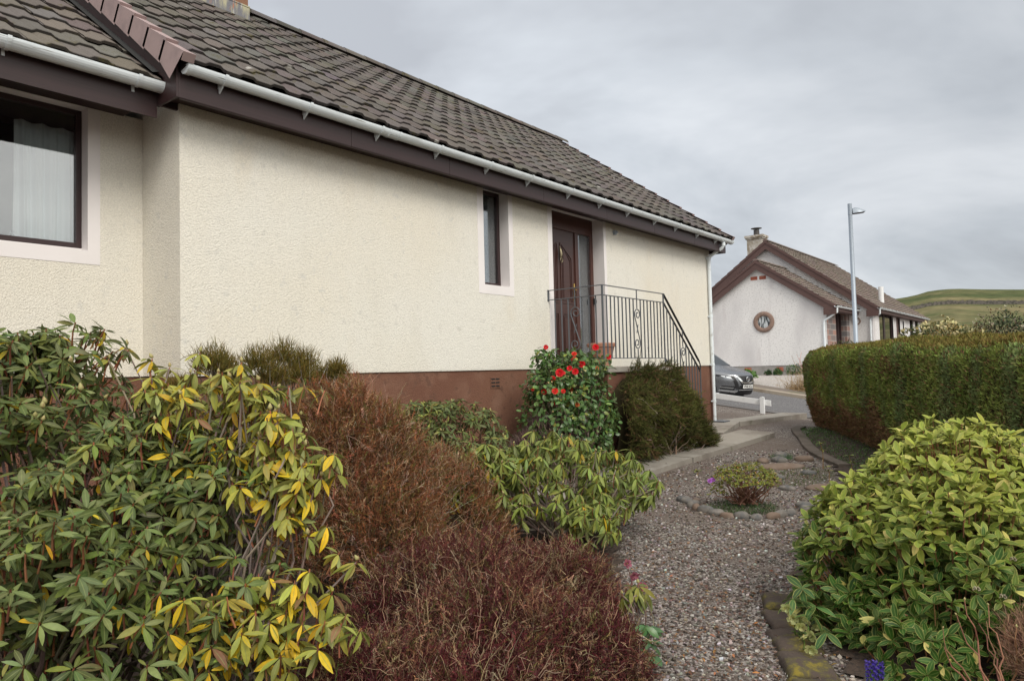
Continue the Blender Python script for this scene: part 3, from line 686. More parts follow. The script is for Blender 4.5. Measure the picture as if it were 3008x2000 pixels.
# front door with sidelight
DY = .20
b = MB()
for (x0, x1, z0, z1) in ((5.484,5.535,.03,2.36),(6.38,6.47,.03,2.099),(6.82,6.899,.03,2.36),(5.536,6.819,2.10,2.36),(6.471,6.819,.03,.12)): b.box(x0, x1, DY, DY+.07, z0, z1)
dfr = bevel(b.build('door_frame', M['doorred'], house), .006)
b = MB(); b.box(5.484, 6.899, DY-.02, DY+.1, .0, .029); b.build('threshold', M['conc'], house)
b = MB(); b.box(6.471, 6.819, DY+.03, DY+.036, .121, 2.099); b.build('pane', M['glass'], dfr)
b = MB(); curtain(b, 6.46, 6.76, .62, 2.02, DY+.055, .004, 3, 40); b.build('curtain', M['curtain'], dfr, smooth=True)
b = MB(); curtain(b, 6.42, 6.88, .1, 2.1, DY+.075, .004, 4, 50); b.build('curtain', M['bluecurtain'], dfr, smooth=True)
b = MB(); b.box(5.537, 6.379, DY+.022, DY+.062, .045, 2.098)
def panel(x0, x1, z0, z1, zi=None, zo=None):
    # raised moulding ring and fielded centre; arched heads rise towards the door's middle
    za, zb_ = (z1, z1) if zi is None else (zi, zo)
    for (o, yy, tt) in ((0, DY+.010, .022), (.045, DY+.012, .012)):
        pts = [(x0+o, z0+o), (x1-o, z0+o), (x1-o, zb_-o), (x0+o, za-o)]
        q = [(x0+o+tt, z0+o+tt), (x1-o-tt, z0+o+tt), (x1-o-tt, zb_-o-tt), (x0+o+tt, za-o-tt)]
        for i in range(4):
            j = (i+1) % 4; b.prism([pts[i], pts[j], q[j], q[i]], yy, DY+.021, 'y')
    o = .075; b.prism([(x0+o, z0+o), (x1-o, z0+o), (x1-o, zb_-o), (x0+o, za-o)], DY+.014, DY+.021, 'y')
panel(5.62, 5.92, .98, 1.9, 1.70, 1.90); panel(5.99, 6.30, .98, 1.9, 1.90, 1.70)
panel(5.62, 5.92, .16, .84); panel(5.99, 6.30, .16, .84)
door = bevel(b.build('door', M['door'], house), .003)
b = MB(); b.tube([(5.955,DY-.0,1.84),(5.955,DY-.012,1.79)], [.006,.016], 10); b.tube([(5.955,DY-.012,1.79),(5.955,DY-.022,1.72),(5.955,DY-.012,1.65)], [.018,.028,.012], 12)
b.tube([(5.955+.028*math.sin(a), DY-.03, 1.66-.035*(1-math.cos(a))) for a in np.linspace(-PI, PI, 17)], .006, 8); b.build('knocker', M['dullbrass'], door, smooth=True)
b = MB(); b.box(6.325,6.355,DY+.008,DY+.0219,1.03,1.30); b.tube([(6.34,DY+.01,1.20),(6.34,DY-.03,1.20),(6.25,DY-.035,1.20)], .009, 10); b.tube([(6.34,DY+.012,1.14),(6.34,DY+.002,1.14)], .012, 10); b.build('handle', M['brass'], door)
b = MB(); b.box(6.855,6.88,DY-.03,DY-.001,1.0,1.10); b.tube([(6.868,DY-.04,1.09),(6.868,DY-.05,1.05),(6.868,DY-.04,1.01)], .012, 8); b.build('hinge', M['carblk'], dfr)
# air bricks with slots
for (x0, z0) in ((4.045,-.245),(.86,-.245),(7.7,-.245)):
    b = MB(); b.box(x0, x0+.19, .010, .02, z0, z0+.145); a = b.build('air_brick', M['brownrender'], house)
    b = MB()
    for r in range(3):
        for c in range(2): b.box(x0+.014+c*.088, x0+.086+c*.088, .006, .012, z0+.018+r*.045, z0+.036+r*.045)
    b.build('slot', M['slate'], a)
b = MB(); b.box(7.20,7.25,-.05,-.001,2.15,2.22); b.tube([(7.225,-.05,2.185),(7.225,-.075,2.185)], .018, 12); bevel(b.build('outdoor_sensor', M['galv'], house), .004)
# chimney with lead flashing
b = MB(); b.box(1.40,2.64,3.215,4.3,5.0,7.6); ch = b.build('chimney', M['chim'], house)
b = MB(); y0 = 3.20
b.add([(1.385,y0,RZ(y0)+.03),(2.655,y0,RZ(y0)+.03),(2.655,y0,RZ(y0)+.20),(1.385,y0,RZ(y0)+.20)], [(0,1,2,3)]); b.add([(2.655,y0,RZ(y0)+.03),(2.655,4.31,RZ(RY)-.05),(2.655,4.31,RZ(RY)+.25),(2.655,y0,RZ(y0)+.20)], [(0,1,2,3)])
b.box(1.38,2.66,3.195,4.31,RZ(y0)+.205,RZ(y0)+.225); b.build('flashing', M['flash'], ch)

# ------------------------------------------------------------------ landing, steps, railing, pot
steps = thing('entrance_steps', 'raised concrete door landing and steps on brown rendered base', 'steps', (6.2, -.5, -1.3))
b = MB(); b.box(5.27, 7.09, -.985, -.006, -1.6, -.085)
for i in range(1, 6): b.box(7.09+(i-1)*.24, 7.09+i*.24, -.985, -.006, -1.6, -.2*i-.04)
b.build('base', M['brownrender'], steps)
b = MB(); b.box(5.24, 7.13, -1.02, -.005, -.084, -.004); bevel(b.build('landing_slab', M['conc'], steps), .008)
for i in range(1, 6):
    b = MB(); b.box(7.092+(i-1)*.24, 7.11+i*.24, -1.01, -.005, -.2*i-.039, -.2*i-.004); bevel(b.build('tread', M['conc'], steps), .006)

rail = thing('railing', 'grey wrought iron railing with scrolls round the door landing', 'railing', (6.3, -.895, 0))
RX, RYY = 5.345, -.895
R_TOP, R_MID, R_BOT = 1.10, .965, .11
def flat(mb, a, c, w=.024, t=.011):   # flat bar along a straight line
    a = V3(*a); c = V3(*c); d = nrm(c-a); s = nrm(np.cross(d, V3(0,0,1)))*w/2; u = nrm(np.cross(s, d))*t/2
    v = [a-s-u, a+s-u, a+s+u, a-s+u, c-s-u, c+s-u, c+s+u, c-s+u]
    mb.add(v, [(0,1,2,3),(7,6,5,4),(0,4,5,1),(1,5,6,2),(2,6,7,3),(3,7,4,0)])
b = MB(); sX, eX = 7.13, 8.39; dz = -1.078
flat(b, (RX,0,R_TOP), (RX,RYY,R_TOP)); flat(b, (RX,0,R_MID), (RX,RYY,R_MID)); flat(b, (RX,-.1,R_BOT), (RX,RYY,R_BOT))
flat(b, (RX,RYY,R_TOP), (sX,RYY,R_TOP)); flat(b, (RX,RYY,R_MID), (sX,RYY,R_MID)); flat(b, (RX,RYY,R_BOT), (sX,RYY,R_BOT))
flat(b, (sX,RYY,R_BOT), (eX,RYY,R_BOT+dz)); b.box(RX-.02, RX+.02, -.006, -.0, R_MID-.02, R_TOP+.01)
b.build('rail', M['iron'], rail)
b = MB(); flat(b, (sX,RYY,R_TOP), (eX-.04,RYY,R_TOP+dz+.035), .034, .010); flat(b, (sX,RYY,R_MID), (eX-.03,RYY,R_MID+dz+.03), .03, .008)
endp = [(eX-.05,RYY,R_TOP+dz+.043),(eX+.0,RYY,R_TOP+dz-.01),(eX+.015,RYY,R_TOP+dz-.06),(eX+.0,RYY,R_TOP+dz-.105),(eX-.04,RYY,R_MID+dz+.01)]
b.tube(endp, .011, 8); b.build('handrail', M['blackrail'], rail)
def bar(x, y, z0, z1, w=.0145, nm='baluster'):
    b = MB(); b.box(x-w/2, x+w/2, y-w/2, y+w/2, z0, z1); return b.build(nm, M['iron'], rail)
bar(RX, RYY, -.02, R_TOP, .022, 'post'); bar(sX, RYY, R_BOT-.13, R_TOP, .018, 'post'); bar(eX, RYY, -1.12, R_MID+dz+.02, .018, 'post')
def scroll(ax, c, z0, z1, ztop, zbot):
    """S-scroll bar between z0 and z1; ax = direction of the panel"""
    b = MB(); H = z1-z0; ax = V3(*ax)
    def spiral(cx, cz, r0, a0, turns, sg):
        return [(cx + sg*r0*(1-.75*t)*math.cos(a0+turns*2*PI*t), cz + r0*(1-.75*t)*math.sin(a0+turns*2*PI*t)) for t in np.linspace(0, 1, 26)]
    up = spiral(.012, z1-.085, .085, PI, -1.35, 1)      # starts at left, over the top, curls in
    lo = [(-x, z0+(z1-z)) for x, z in up]
    pts = up[::-1] + [(up[0][0]+(lo[0][0]-up[0][0])*t, up[0][1]-.02+(lo[0][1]-up[0][1]+.04)*t) for t in np.linspace(.05, .95, 8)] + lo
    P = [V3(*c)*V3(1,1,0) + ax*p + V3(0,0,z) for p, z in pts]
    b.tube(P, .0085, 6)
    mid = V3(c[0], c[1], (z0+z1)/2); b.tube([mid+ax*.02+V3(0,0,.06), mid-ax*.02+V3(0,0,-.06)], .008, 6)
    b.box(c[0]-.006, c[0]+.006, c[1]-.006, c[1]+.006, z1, ztop); b.box(c[0]-.006, c[0]+.006, c[1]-.006, c[1]+.006, zbot, z0)
    b.build('scroll', M['iron'], rail, smooth=False)
for k in range(1, 8):
    y = -.1125*k
    if k == 4: scroll((0,-1,0), (RX,y,0), .23, .84, R_TOP, R_BOT)
    else: bar(RX, y, R_BOT, R_MID)
for k in range(1, 17):
    x = RX + .105*k
    if k == 9: scroll((1,0,0), (x,RYY,0), .24, .83, R_TOP, R_BOT)
    else: bar(x, RYY, R_BOT, R_MID)
for k in range(1, 12):
    x = sX + .105*k; zz = dz*k/12
    if k == 6: scroll((1,0,0), (x,RYY,0), .24+zz, .83+zz, R_TOP+zz, R_BOT+zz)
    else: bar(x, RYY, R_BOT+zz, R_MID+zz)

pot = thing('plant_pot', 'empty terracotta plant pot with a thick rim on the door landing', 'plant pot', (6.09, -.40, 0))
b = MB(); b.lathe([(.001,.0),(.125,0),(.15,.12),(.178,.25),(.183,.255),(.183,.285),(.208,.29),(.215,.33),(.205,.345),(.19,.34),(.18,.24),(.001,.24)], (6.09,-.40,.0), 32)
b.build('pot_body', M['terracotta'], pot, smooth=False)
b = MB(); b.lathe([(.001,.27),(.186,.262)], (6.09,-.40,0), 20); b.build('compost', M['soil'], pot)

# ------------------------------------------------------------------ neighbour's white house
nb = thing('bungalow', 'white roughcast bungalow with round gable window across the road', 'house', (34, 6, -.6))
WX, MX = 31.70, 35.70
WYp, WZp, WYe, WZe = 6.43, 5.02, 2.86, 2.60
MYp, MZp, MYe, MZe = 7.29, 6.60, 1.95, 2.66
wsl = (WZp-WZe)/(WYp-WYe); msl = (MZp-MZe)/(MYp-MYe)
b = MB()
def gable(mb, X, y0, y1, yp, zp, sl, zb, th=.25):
    mb.prism([(y0, zb), (y1, zb), (y1, zp-sl*(y1-yp)), (yp, zp), (y0, zp-sl*(yp-y0))], X, X+th, 'x')
gable(b, WX, 3.34, 9.52, WYp, WZp-.14, wsl, -.04); b.box(WX+.25, MX, 9.3, 9.52, -.04, 2.7)
wl = b.build('wall', M['whiterender'], nb)
b = MB(); gable(b, MX, 2.28, 12.3, MYp, MZp-.14, msl, -.6); b.build('wall', M['whiterender'], nb)
b = MB(); gable(b, 48.3, 2.28, 12.3, MYp, MZp-.14, msl, -.6, .3)
wall_grid(b, [MX+.25, 48.3], [-.6, 2.75], 2.28, [(37.1,40.4,.2,2.6),(41.2,42.2,-.5,2.6),(42.95,43.3,1.0,2.3),(45.0,45.95,-.2,2.6),(46.7,47.6,-.2,2.6)], 0); b.build('wall', M['whiterender'], nb)
b = MB(); b.box(WX+.02, MX, 3.38, 9.48, -1.6, -.041); b.box(MX+.02, 48.5, 2.3, 12.2, -1.6, -.601); b.build('plinth', M['plinthgrey'], nb)
# wing side: stone pier, pale recess, brown frame, stone pier
b = MB(); b.box(WX+.251, 33.2, 3.341, 3.6, -.04, 2.45); b.build('stone_pier', M['clad'], nb); b = MB(); b.box(35.15, MX-.001, 3.341, 3.6, -.04, 2.45); b.build('stone_pier', M['clad'], nb); b = MB(); b.box(WX-.006, WX+.25, 3.332, 3.339, -.04, 2.45); b.build('stone_pier', M['clad'], nb)
b = MB(); b.box(33.201, 34.6, 3.75, 3.8, -.04, 2.5); b.build('wall', M['whiterender'], nb)
b = MB(); b.box(34.6, 34.75, 3.60, 3.74, -.04, 2.5); b.box(35.0, 35.149, 3.60, 3.74, -.04, 2.5); b.box(34.751,34.999,3.66,3.70,-.04,.4); nwf = b.build('window', M['mahog'], nb)
b = MB(); b.box(34.751, 34.999, 3.67, 3.68, .4, 2.5); b.build('pane', M['glass2'], nwf)
for (x0, x1, z0, z1) in ((37.1,40.4,.2,2.6),(42.95,43.3,1.0,2.3),(45.0,45.95,-.2,2.6),(46.7,47.6,-.2,2.6)):
    b = MB(); frame_ring(b, x0, x1, z0, z1, 2.34, 2.42, .09)
    if x1-x0 > 2: b.box(x0+1.3, x0+1.6, 2.341, 2.419, z0+.09, z1-.09)
    w = b.build('window', M['mahog'], nb); b = MB(); b.box(x0+.08, x1-.08, 2.37, 2.38, z0+.08, z1-.08); b.build('pane', M['glass2'], w)
b = MB(); b.box(41.2, 42.2, 2.36, 2.42, -.5, 2.6); b.build('door', M['barge2'], nb)
b = MB(); b.box(37.0, 48, 3.9, 3.95, -.5, 2.7); b.build('room', M['dark'], nb)
# roofs
def nroof(x0, x1, ye, ze, yp, zp, wd, ng, name='roof'):
    sl = math.atan2(zp-ze, yp-ye); ln = math.hypot(yp-ye, zp-ze)
    b = MB(); tiles(b, x0, x1, ye, ze, sl, ln, ng, wd, base=(.185,.15,.13), th=.035); tiles(b, x0, x1, 2*yp-ye, ze, sl, ln, ng, wd, sgn=-1, base=(.185,.15,.13), th=.035)
    b.prism([(ye+.02,ze-.02),(yp,zp-.04),(yp,zp-.18),(ye+.1,ze-.1)], x0, x1-.01, 'x', col=(.03,.025,.025)); b.prism([(yp,zp-.04),(2*yp-ye-.02,ze-.02),(2*yp-ye-.1,ze-.1),(yp,zp-.18)], x0, x1-.01, 'x', col=(.03,.025,.025))
    n = 6
    ring = [(xx, yp+.14*math.cos(PI*q/n), zp+.11*math.sin(PI*q/n)) for xx in (x0-.03, x1) for q in range(n+1)]
    b.add(ring, [(q, q+1, n+2+q, n+1+q) for q in range(n)], (.17,.14,.125)); b.add(ring[:n+1]+[(x0-.03, yp, zp)], [(q+1, q, n+1) for q in range(n)], (.2,.15,.14))
    return b.build(name, M['tile'], nb)
nroof(WX-.18, MX, WYe, WZe, WYp, WZp, .30, .34); nroof(MX-.22, 49.3, MYe, MZe, MYp, MZp, .30, .34)
def barge(X, ye, ze, yp, zp, wdt, capm):
    sl = (zp-ze)/(yp-ye); b = MB()
    for s in (1, -1):
        Y = lambda y: yp - s*(yp-y)
        b.prism([(Y(ye), ze-.02), (Y(yp), zp-.02), (Y(yp), zp-.02-wdt), (Y(ye+.02), ze-.02-wdt)], X-.03, X, 'x')
        b.prism([(Y(ye), ze-wdt), (Y(ye+.55), ze-wdt), (Y(ye+.55), ze-wdt+.3), (Y(ye), ze-.03)], X-.028, X-.001, 'x')
    b.build('bargeboard', M['barge2'], nb)
    b = MB(); n = 15
    for s in (1, -1):
        for i in range(n):
            t0, t1 = i/n, (i+1.0)/n; ya = yp-s*(yp-(ye+(yp-ye)*t0)); yb = yp-s*(yp-(ye+(yp-ye)*t1)); za = ze+(zp-ze)*t0+.035; zb_ = ze+(zp-ze)*t1+.0
            b.prism([(ya, za+.02), (yb, zb_+.02), (yb, zb_-.12), (ya, za-.15)], X-.06, X+.03, 'x')
    b.build('verge_cap', M['barge2'], nb)
barge(WX-.18, WYe, WZe, WYp, WZp, .40, None); barge(MX-.22, MYe, MZe, MYp, MZp, .42, None)
b = MB(); b.box(MX, 49.2, MYe+.05, 2.28, 2.42, 2.45); b.box(MX-.2, 49.2, MYe+.04, MYe+.07, 2.42, 2.64); b.box(WX-.15, MX, WYe+.05, 3.34, 2.36, 2.39); b.box(WX-.15, MX, WYe+.04, WYe+.07, 2.36, 2.57); b.build('fascia', M['barge2'], nb)
b = MB(); half_round(b, MX-.3, 49.3, MYe-.03, MZe-.02, .07); half_round(b, WX-.35, MX, WYe-.03, WZe-.03, .07)
for k in range(15): half_round(b, MX-.1+k*.9, MX+.0+k*.9, MYe-.03, MZe, .10)
for k in range(5): half_round(b, WX+.2+k*.85, WX+.28+k*.85, WYe-.03, WZe-.01, .09)
b.build('gutter', M['pvc'], nb)
b = MB(); b.tube([(WX-.15,WYe-.03,2.5),(WX-.15,WYe-.03,2.3),(WX-.06,3.42,1.95),(WX-.06,3.45,1.8),(WX-.06,3.45,-.5)], .045, 8); b.build('downpipe', M['pvc'], nb)
b = MB(); b.tube([(MX-.1,MYe-.03,2.6),(MX-.1,MYe-.03,2.35),(MX-.08,2.36,2.1),(MX-.08,2.4,-.5)], .045, 8); b.build('downpipe', M['pvc'], nb)
b = MB()   # round window: moulded ring, pane
ring = []; k = 40; prof = [(.50,-.02),(.50,-.06),(.42,-.09),(.33,-.09),(.30,-.06),(.285,.02)]
v = [(WX+dx, 6.20+r*math.cos(2*PI*j/k), 2.06+r*math.sin(2*PI*j/k)) for r, dx in prof for j in range(k)]
b.add(v, [(i*k+j, (i+1)*k+j, (i+1)*k+(j+1) % k, i*k+(j+1) % k) for i in range(5) for j in range(k)]); rw = b.build('round_window', M['romanred'], nb, smooth=True)
b = MB(); v = [(WX-.012, 6.20+.29*math.cos(2*PI*j/k), 2.06+.29*math.sin(2*PI*j/k)) for j in range(k)] + [(WX-.012,6.20,2.06)]; b.add(v, [((j+1) % k, j, k) for j in range(k)])
M['roundpane'] = mat('round_pane', (.55,.59,.61), .12, noise=((1,11,2.2),(.03,.035,.04),.47,.55)); b.build('pane', M['roundpane'], rw)
for y, z, hgt in ((6.60,4.20,.17),(6.18,4.20,.17),(7.07,-.22,.2),(5.54,-.22,.2)):
    b = MB(); b.box(WX-.012, WX+.02, y-.16, y+.16, z-hgt/2, z+hgt/2); b.build('air_brick', M['redbrick'], nb)
b = MB(); v = []; k = 20
for yy, zz in ((3.0,2.05),): b.tube([(MX-.02,yy+.16*math.cos(a),zz+.16*math.sin(a)) for a in np.linspace(0, 2*PI, 21)], .03, 6)
b.build('wall_ring', M['romanred'], nb)
b = MB(); b.box(36.2,36.9,7.72,8.55,5.4,6.92); b.box(36.15,36.95,7.66,8.61,6.92,7.0); b.box(36.1,37.0,7.62,8.65,7.0,7.12); nch = b.build('chimney', M['oldrender'], nb)
b = MB(); b.lathe([(.16,0),(.15,.32)], (36.5,8.1,7.12), 14); b.lathe([(.001,.47),(.29,.42),(.30,.40),(.001,.40)], (36.5,8.1,7.12), 14)
for a in range(4): b.box(36.5+.13*math.cos(a*PI/2)-.015, 36.5+.13*math.cos(a*PI/2)+.015, 8.1+.13*math.sin(a*PI/2)-.015, 8.1+.13*math.sin(a*PI/2)+.015, 7.42, 7.54)
b.build('cowl', M['flue'], nch)
b = MB(); b.lathe([(.001,1.1),(.13,1.1),(.13,0)], (39.9,2.7,2.95), 14); b.build('vent_pipe', M['whitepaint'], nb)
# benches / trellis by the far wall
for x0 in (42.9, 45.9):
    t = thing('garden_bench', 'brown slatted bench against the long side of the white house' + (', nearer of two' if x0 < 44 else ', farther of two'), 'bench', (x0, 1.9, -.6), group='benches along the white house')
    b = MB()
    for z in (.55,.75,.95): b.box(x0, x0+1.3, 2.10, 2.14, z-.6+.5, z-.6+.62)
    b.build('backrest', M['barge2'], t)
    b = MB()
    for k in range(4): b.box(x0, x0+1.3, 1.62+.12*k, 1.71+.12*k, .12, .15)
    b.build('seat', M['barge2'], t)
    for xx in (x0, x0+1.24):
        for yy in (1.62, 2.09): b = MB(); b.box(xx, xx+.06, yy, yy+.05, -.8, .12); b.build('leg', M['barge2'], t)

# ------------------------------------------------------------------ low white fence, lamp post
fen = thing('low_fence', 'low white timber rail fence on one post beside the road', 'fence', (14.8, .3, -1.19))
def sl(y): return -.711 + (y-1.555)*.133
b = MB(); y0, y1 = .16, 3.9
v = [(x, y, sl(y)+dz) for y in (y0, y1) for x, dz in ((14.76,-.14),(14.79,-.14),(14.79,0),(14.76,0))]
b.add(v, [(0,4,5,1),(1,5,6,2),(2,6,7,3),(3,7,4,0),(0,1,2,3),(7,6,5,4)]); bevel(b.build('rail', M['whitepaint'], fen), .006)
for yy in (.36, 2.6):
    b = MB(); b.box(14.70, 14.758, yy-.055, yy+.055, hs(14.8,yy)-.15, sl(yy)+.05); b.prism([(yy-.055,sl(yy)+.051),(yy+.055,sl(yy)+.051),(yy,sl(yy)+.075)], 14.70, 14.758, 'x'); bevel(b.build('post', M['whitepaint'], fen), .008)
lx, ly = 23.6, .24; lz = hs(lx, ly)+.1
lamp = thing('street_lamp', 'tall grey steel street lamp with small side lantern', 'street lamp', (lx, ly, lz))
b = MB(); b.tube([(lx,ly,lz-.1),(lx,ly,.2),(lx,ly,.21),(lx,ly,5.07)], [.095,.09,.075,.066], 14); b.tube([(lx,ly,5.07),(lx,ly,5.44)], .070, 14); b.tube([(lx,ly,5.05),(lx,ly,5.09)], .072, 14); b.build('pole', M['galv'], lamp, smooth=True)
rx, ry = math.cos(YAW), -math.sin(YAW)
def LP(s, z, o=0): return (lx + rx*s + F2[0]*o, ly + ry*s + F2[1]*o, z)
b = MB()
sec = [(.07,.06,5.10,5.28),(.20,.13,5.11,5.31),(.34,.15,5.125,5.28),(.46,.11,5.145,5.22),(.53,.04,5.165,5.18)]
v = []; 
for s_, w_, zl, zh in sec: v += [LP(s_, zl, -w_), LP(s_, (zl*.4+zh*.6), -w_*.85), LP(s_, zh, 0), LP(s_, (zl*.4+zh*.6), w_*.85), LP(s_, zl, w_)]
b.add(v, [(i*5+j, i*5+j+1, (i+1)*5+j+1, (i+1)*5+j) for i in range(4) for j in range(4)]); b.build('lantern', M['galv'], lamp, smooth=True)
b = MB(); v = []
for s_, w_, zl, zh in sec: v += [LP(s_, zl, -w_), LP(s_, zl-.035*(s_ < .5), 0), LP(s_, zl, w_)]
b.add(v, [(i*3+j, (i+1)*3+j, (i+1)*3+j+1, i*3+j+1) for i in range(4) for j in range(2)]); b.tube([LP(.06,5.20),LP(.12,5.20)], .035, 10); b.build('diffuser', M['lampblk'], lamp)

# ------------------------------------------------------------------ the grey car
CX, CY = 19.38, 2.52
car = thing('parked_car', 'metallic grey crossover car parked nose first behind the white fence', 'car', (CX, CY, hs(CX, CY)-.07), local=True)
car.rotation_euler = (math.radians(6.0), 0, math.radians(-15)); car.scale = (.94, .94, .94)
# local: nose towards -Y, x across, z up
HW = .90
def fy(x, z):      # front surface: y of the nose at height z
    q = abs(x)/HW
    return .50*q**3.0 + .10*q**1.5 + .20*max(0, (z-.62)/.38)**2 + .10*max(0, (.38-z)/.2)**1.5
def hoodz(x, y):
    yn = fy(x, .86)
    t = min(max((y-yn)/(1.42-yn), 0), 1)
    return .86 + .24*(t**.62) - .045*(abs(x)/HW)**2.5*(.4+.6*t) + (.014*ss(.55,.66,abs(x)/HW)*(1-ss(.66,.95,abs(x)/HW)))
xsn = np.linspace(-HW, HW, 37)
b = MB(); b.grid(lambda x, z: (x, fy(x, z), z), xsn, np.linspace(.20, .86, 18)); b.grid(lambda x, t: (x, fy(x,.86)*(1-t)+1.42*t, hoodz(x, fy(x,.86)*(1-t)+1.42*t)), xsn, np.linspace(0, 1, 20))
for s in (-1, 1):
    def side(y, z, s=s):
        w = HW + .015*math.sin((z-.2)*3.2) - .05*ss(.85,1.08,z) + (.02 if abs(y-.98) < .5 and z < .78 else 0)
        return (s*w, y, z)
    ysd = np.linspace(.0, 4.2, 50)
    def sidef(u, w, s=s):
        z = .20 + (.0+1)*w*(.66+.24*min(1, max(0, u))) ; y0 = fy(HW, z if z < .86 else .86); y = y0 + (4.25-y0)*u
        zt = .20 + w*((hoodz(HW, y) if y < 1.42 else 1.03)-.20)
        x, _, _ = side(y, zt); return (x, y, zt)
    b.grid(sidef, np.linspace(0, 1, 60), np.linspace(0, 1, 14))
b.grid(lambda x, z: (x, 4.25+.05*(1-abs(x)), z), xsn, np.linspace(.2, 1.05, 6)); b.grid(lambda x, y: (x, y, 1.05+.0*y), [-.85,0,.85], [1.42, 4.25])
b.box(-.86, .86, .5, 4.2, .19, .25)
b.build('body', M['carpaint'], car, smooth=True)
# greenhouse
def ghx(x, t): return x*(1-.20*t)
b = MB()
pf = [(1.4,1.04),(2.1,1.50),(2.3,1.58),(3.5,1.55),(4.1,1.08)]
for s in (-1, 1): b.add([(s*.84,1.40,1.06),(s*.66,2.15,1.50),(s*.66,3.5,1.50),(s*.84,4.1,1.04)], [(0,1,2,3)])
b.add([(-.82,1.38,1.08),(.82,1.38,1.08),(.64,2.13,1.52),(-.64,2.13,1.52)], [(0,1,2,3)]); b.add([(-.8,4.15,1.05),(.8,4.15,1.05),(.64,3.6,1.50),(-.64,3.6,1.50)], [(0,1,2,3)])
b.build('window', M['carglass'], car)
b = MB(); b.grid(lambda x, y: (x, y, 1.50+.09*(1-(x/.68)**2)*math.sin(max(0, min(1,(y-2.05)/1.65))*PI)**.4), np.linspace(-.68,.68,9), np.linspace(2.09, 3.65, 9)); 
for s in (-1, 1): b.tube([(s*.84,1.38,1.06),(s*.66,2.13,1.51),(s*.67,3.6,1.51),(s*.84,4.15,1.04)], .028, 6)
b.build('roof', M['carpaint'], car, smooth=True)
b = MB(); b.box(-.80,.80,1.33,1.42,1.05,1.09); b.build('wiper_cowl', M['carblk'], car)
def patch(name, poly, off, m, parent=car, n=10, both=False, thick=.012):
    """a four-cornered patch laid on the nose: poly = 4 (x,z) corners"""
    out = None
    for s in ((1, -1) if both else (1,)):
        b = MB(); P = [V3(p[0]*s, 0, p[1]) for p in poly]
        def fn(u, w):
            p = (P[0]*(1-u)+P[1]*u)*(1-w) + (P[3]*(1-u)+P[2]*u)*w
            return (p[0], fy(p[0], p[2])-off, p[2])
        b.grid(fn, np.linspace(0, 1, n), np.linspace(0, 1, n)); 
        out = b.build(name, m, parent, smooth=True)
    return out
patch('grille', [(-.46,.84),(.46,.84),(.25,.52),(-.25,.52)], .008, M['carblk'])
patch('chrome_strip', [(.40,.86),(.49,.86),(.27,.60),(.20,.62)], .018, M['chrome'], both=True)
patch('chrome_strip', [(-.22,.635),(.22,.635),(.20,.60),(-.20,.60)], .02, M['chrome'])
patch('bumper_panel', [(.50,.84),(.60,.84),(.46,.40),(.34,.40)], .012, M['carblk'], both=True)
patch('lower_grille', [(-.34,.52),(.34,.52),(.38,.30),(-.38,.30)], .010, M['carblk'])
patch('trim', [(-.36,.385),(.36,.385),(.38,.365),(-.38,.365)], .02, M['silver'])
patch('bumper_lip', [(-.80,.30),(.80,.30),(.84,.20),(-.84,.20)], .018, M['carblk'])
for s in (1, -1):
    def hp(poly, off, nm, m, par): 
        b = MB(); P = [V3(p[0]*s, 0, p[1]) for p in poly]
        b.grid(lambda u, w: (lambda p: (p[0], fy(p[0], p[2])-off, p[2]))((P[0]*(1-u)+P[1]*u)*(1-w) + (P[3]*(1-u)+P[2]*u)*w), np.linspace(0, 1, 12), np.linspace(0, 1, 6)); return b.build(nm, m, par, smooth=True)
    hl = hp([(.50,.70),(.885,.80),(.88,.86),(.54,.82)], .010, 'headlight', M['lensdark'], car)
    hp([(.52,.705),(.84,.785),(.83,.81),(.56,.735)], .014, 'lamp_strip', M['lens'], hl); hp([(.58,.75),(.70,.775),(.70,.815),(.60,.80)], .016, 'reflector', M['chrome'], hl); hp([(.72,.785),(.80,.80),(.80,.83),(.72,.82)], .016, 'reflector', M['chrome'], hl)
    fg = hp([(.46,.50),(.80,.50),(.84,.36),(.52,.36)], .008, 'fog_light_recess', M['carblk'], car)
    hp([(.52,.445),(.83,.465),(.84,.435),(.56,.415)], .014, 'fog_strip', M['chrome'], fg); hp([(.40,.345),(.84,.375),(.86,.315),(.46,.27)], .016, 'trim', M['silver'], car)
bd = []
b = MB(); b.tube([(.075*math.cos(a), fy(0,.73)-.025, .735+.075*math.sin(a)) for a in np.linspace(0, 2*PI, 25)], .012, 8); b.box(-.095,.095,fy(0,.73)-.038,fy(0,.73)-.022,.718,.752); b.build('badge', M['chrome'], car)
b = MB(); b.box(-.26,.26,fy(0,.5)-.035,fy(0,.5)-.02,.435,.55); npl = b.build('number_plate', M['plate'], car); npl.rotation_euler = (0, 0, 0)
cu = bpy.data.curves.new('plate_lettering', 'FONT'); cu.body = 'VF68 JGU'; cu.size = .112; cu.extrude = .002; cu.align_x = 'CENTER'; cu.align_y = 'CENTER'; cu.space_character = 1.02; cu.offset = .0012
cu.materials.append(M['platetxt']); t0 = bpy.data.objects.new('lettering_curve', cu); C.objects.link(t0); bpy.context.view_layer.update(); me_ = bpy.data.meshes.new_from_object(t0); bpy.data.objects.remove(t0); t = bpy.data.objects.new('plate_lettering', me_); C.objects.link(t); t.parent = npl; t.location = (0, fy(0,.5)-.037, .4925); t.rotation_euler = (PI/2, 0, 0)
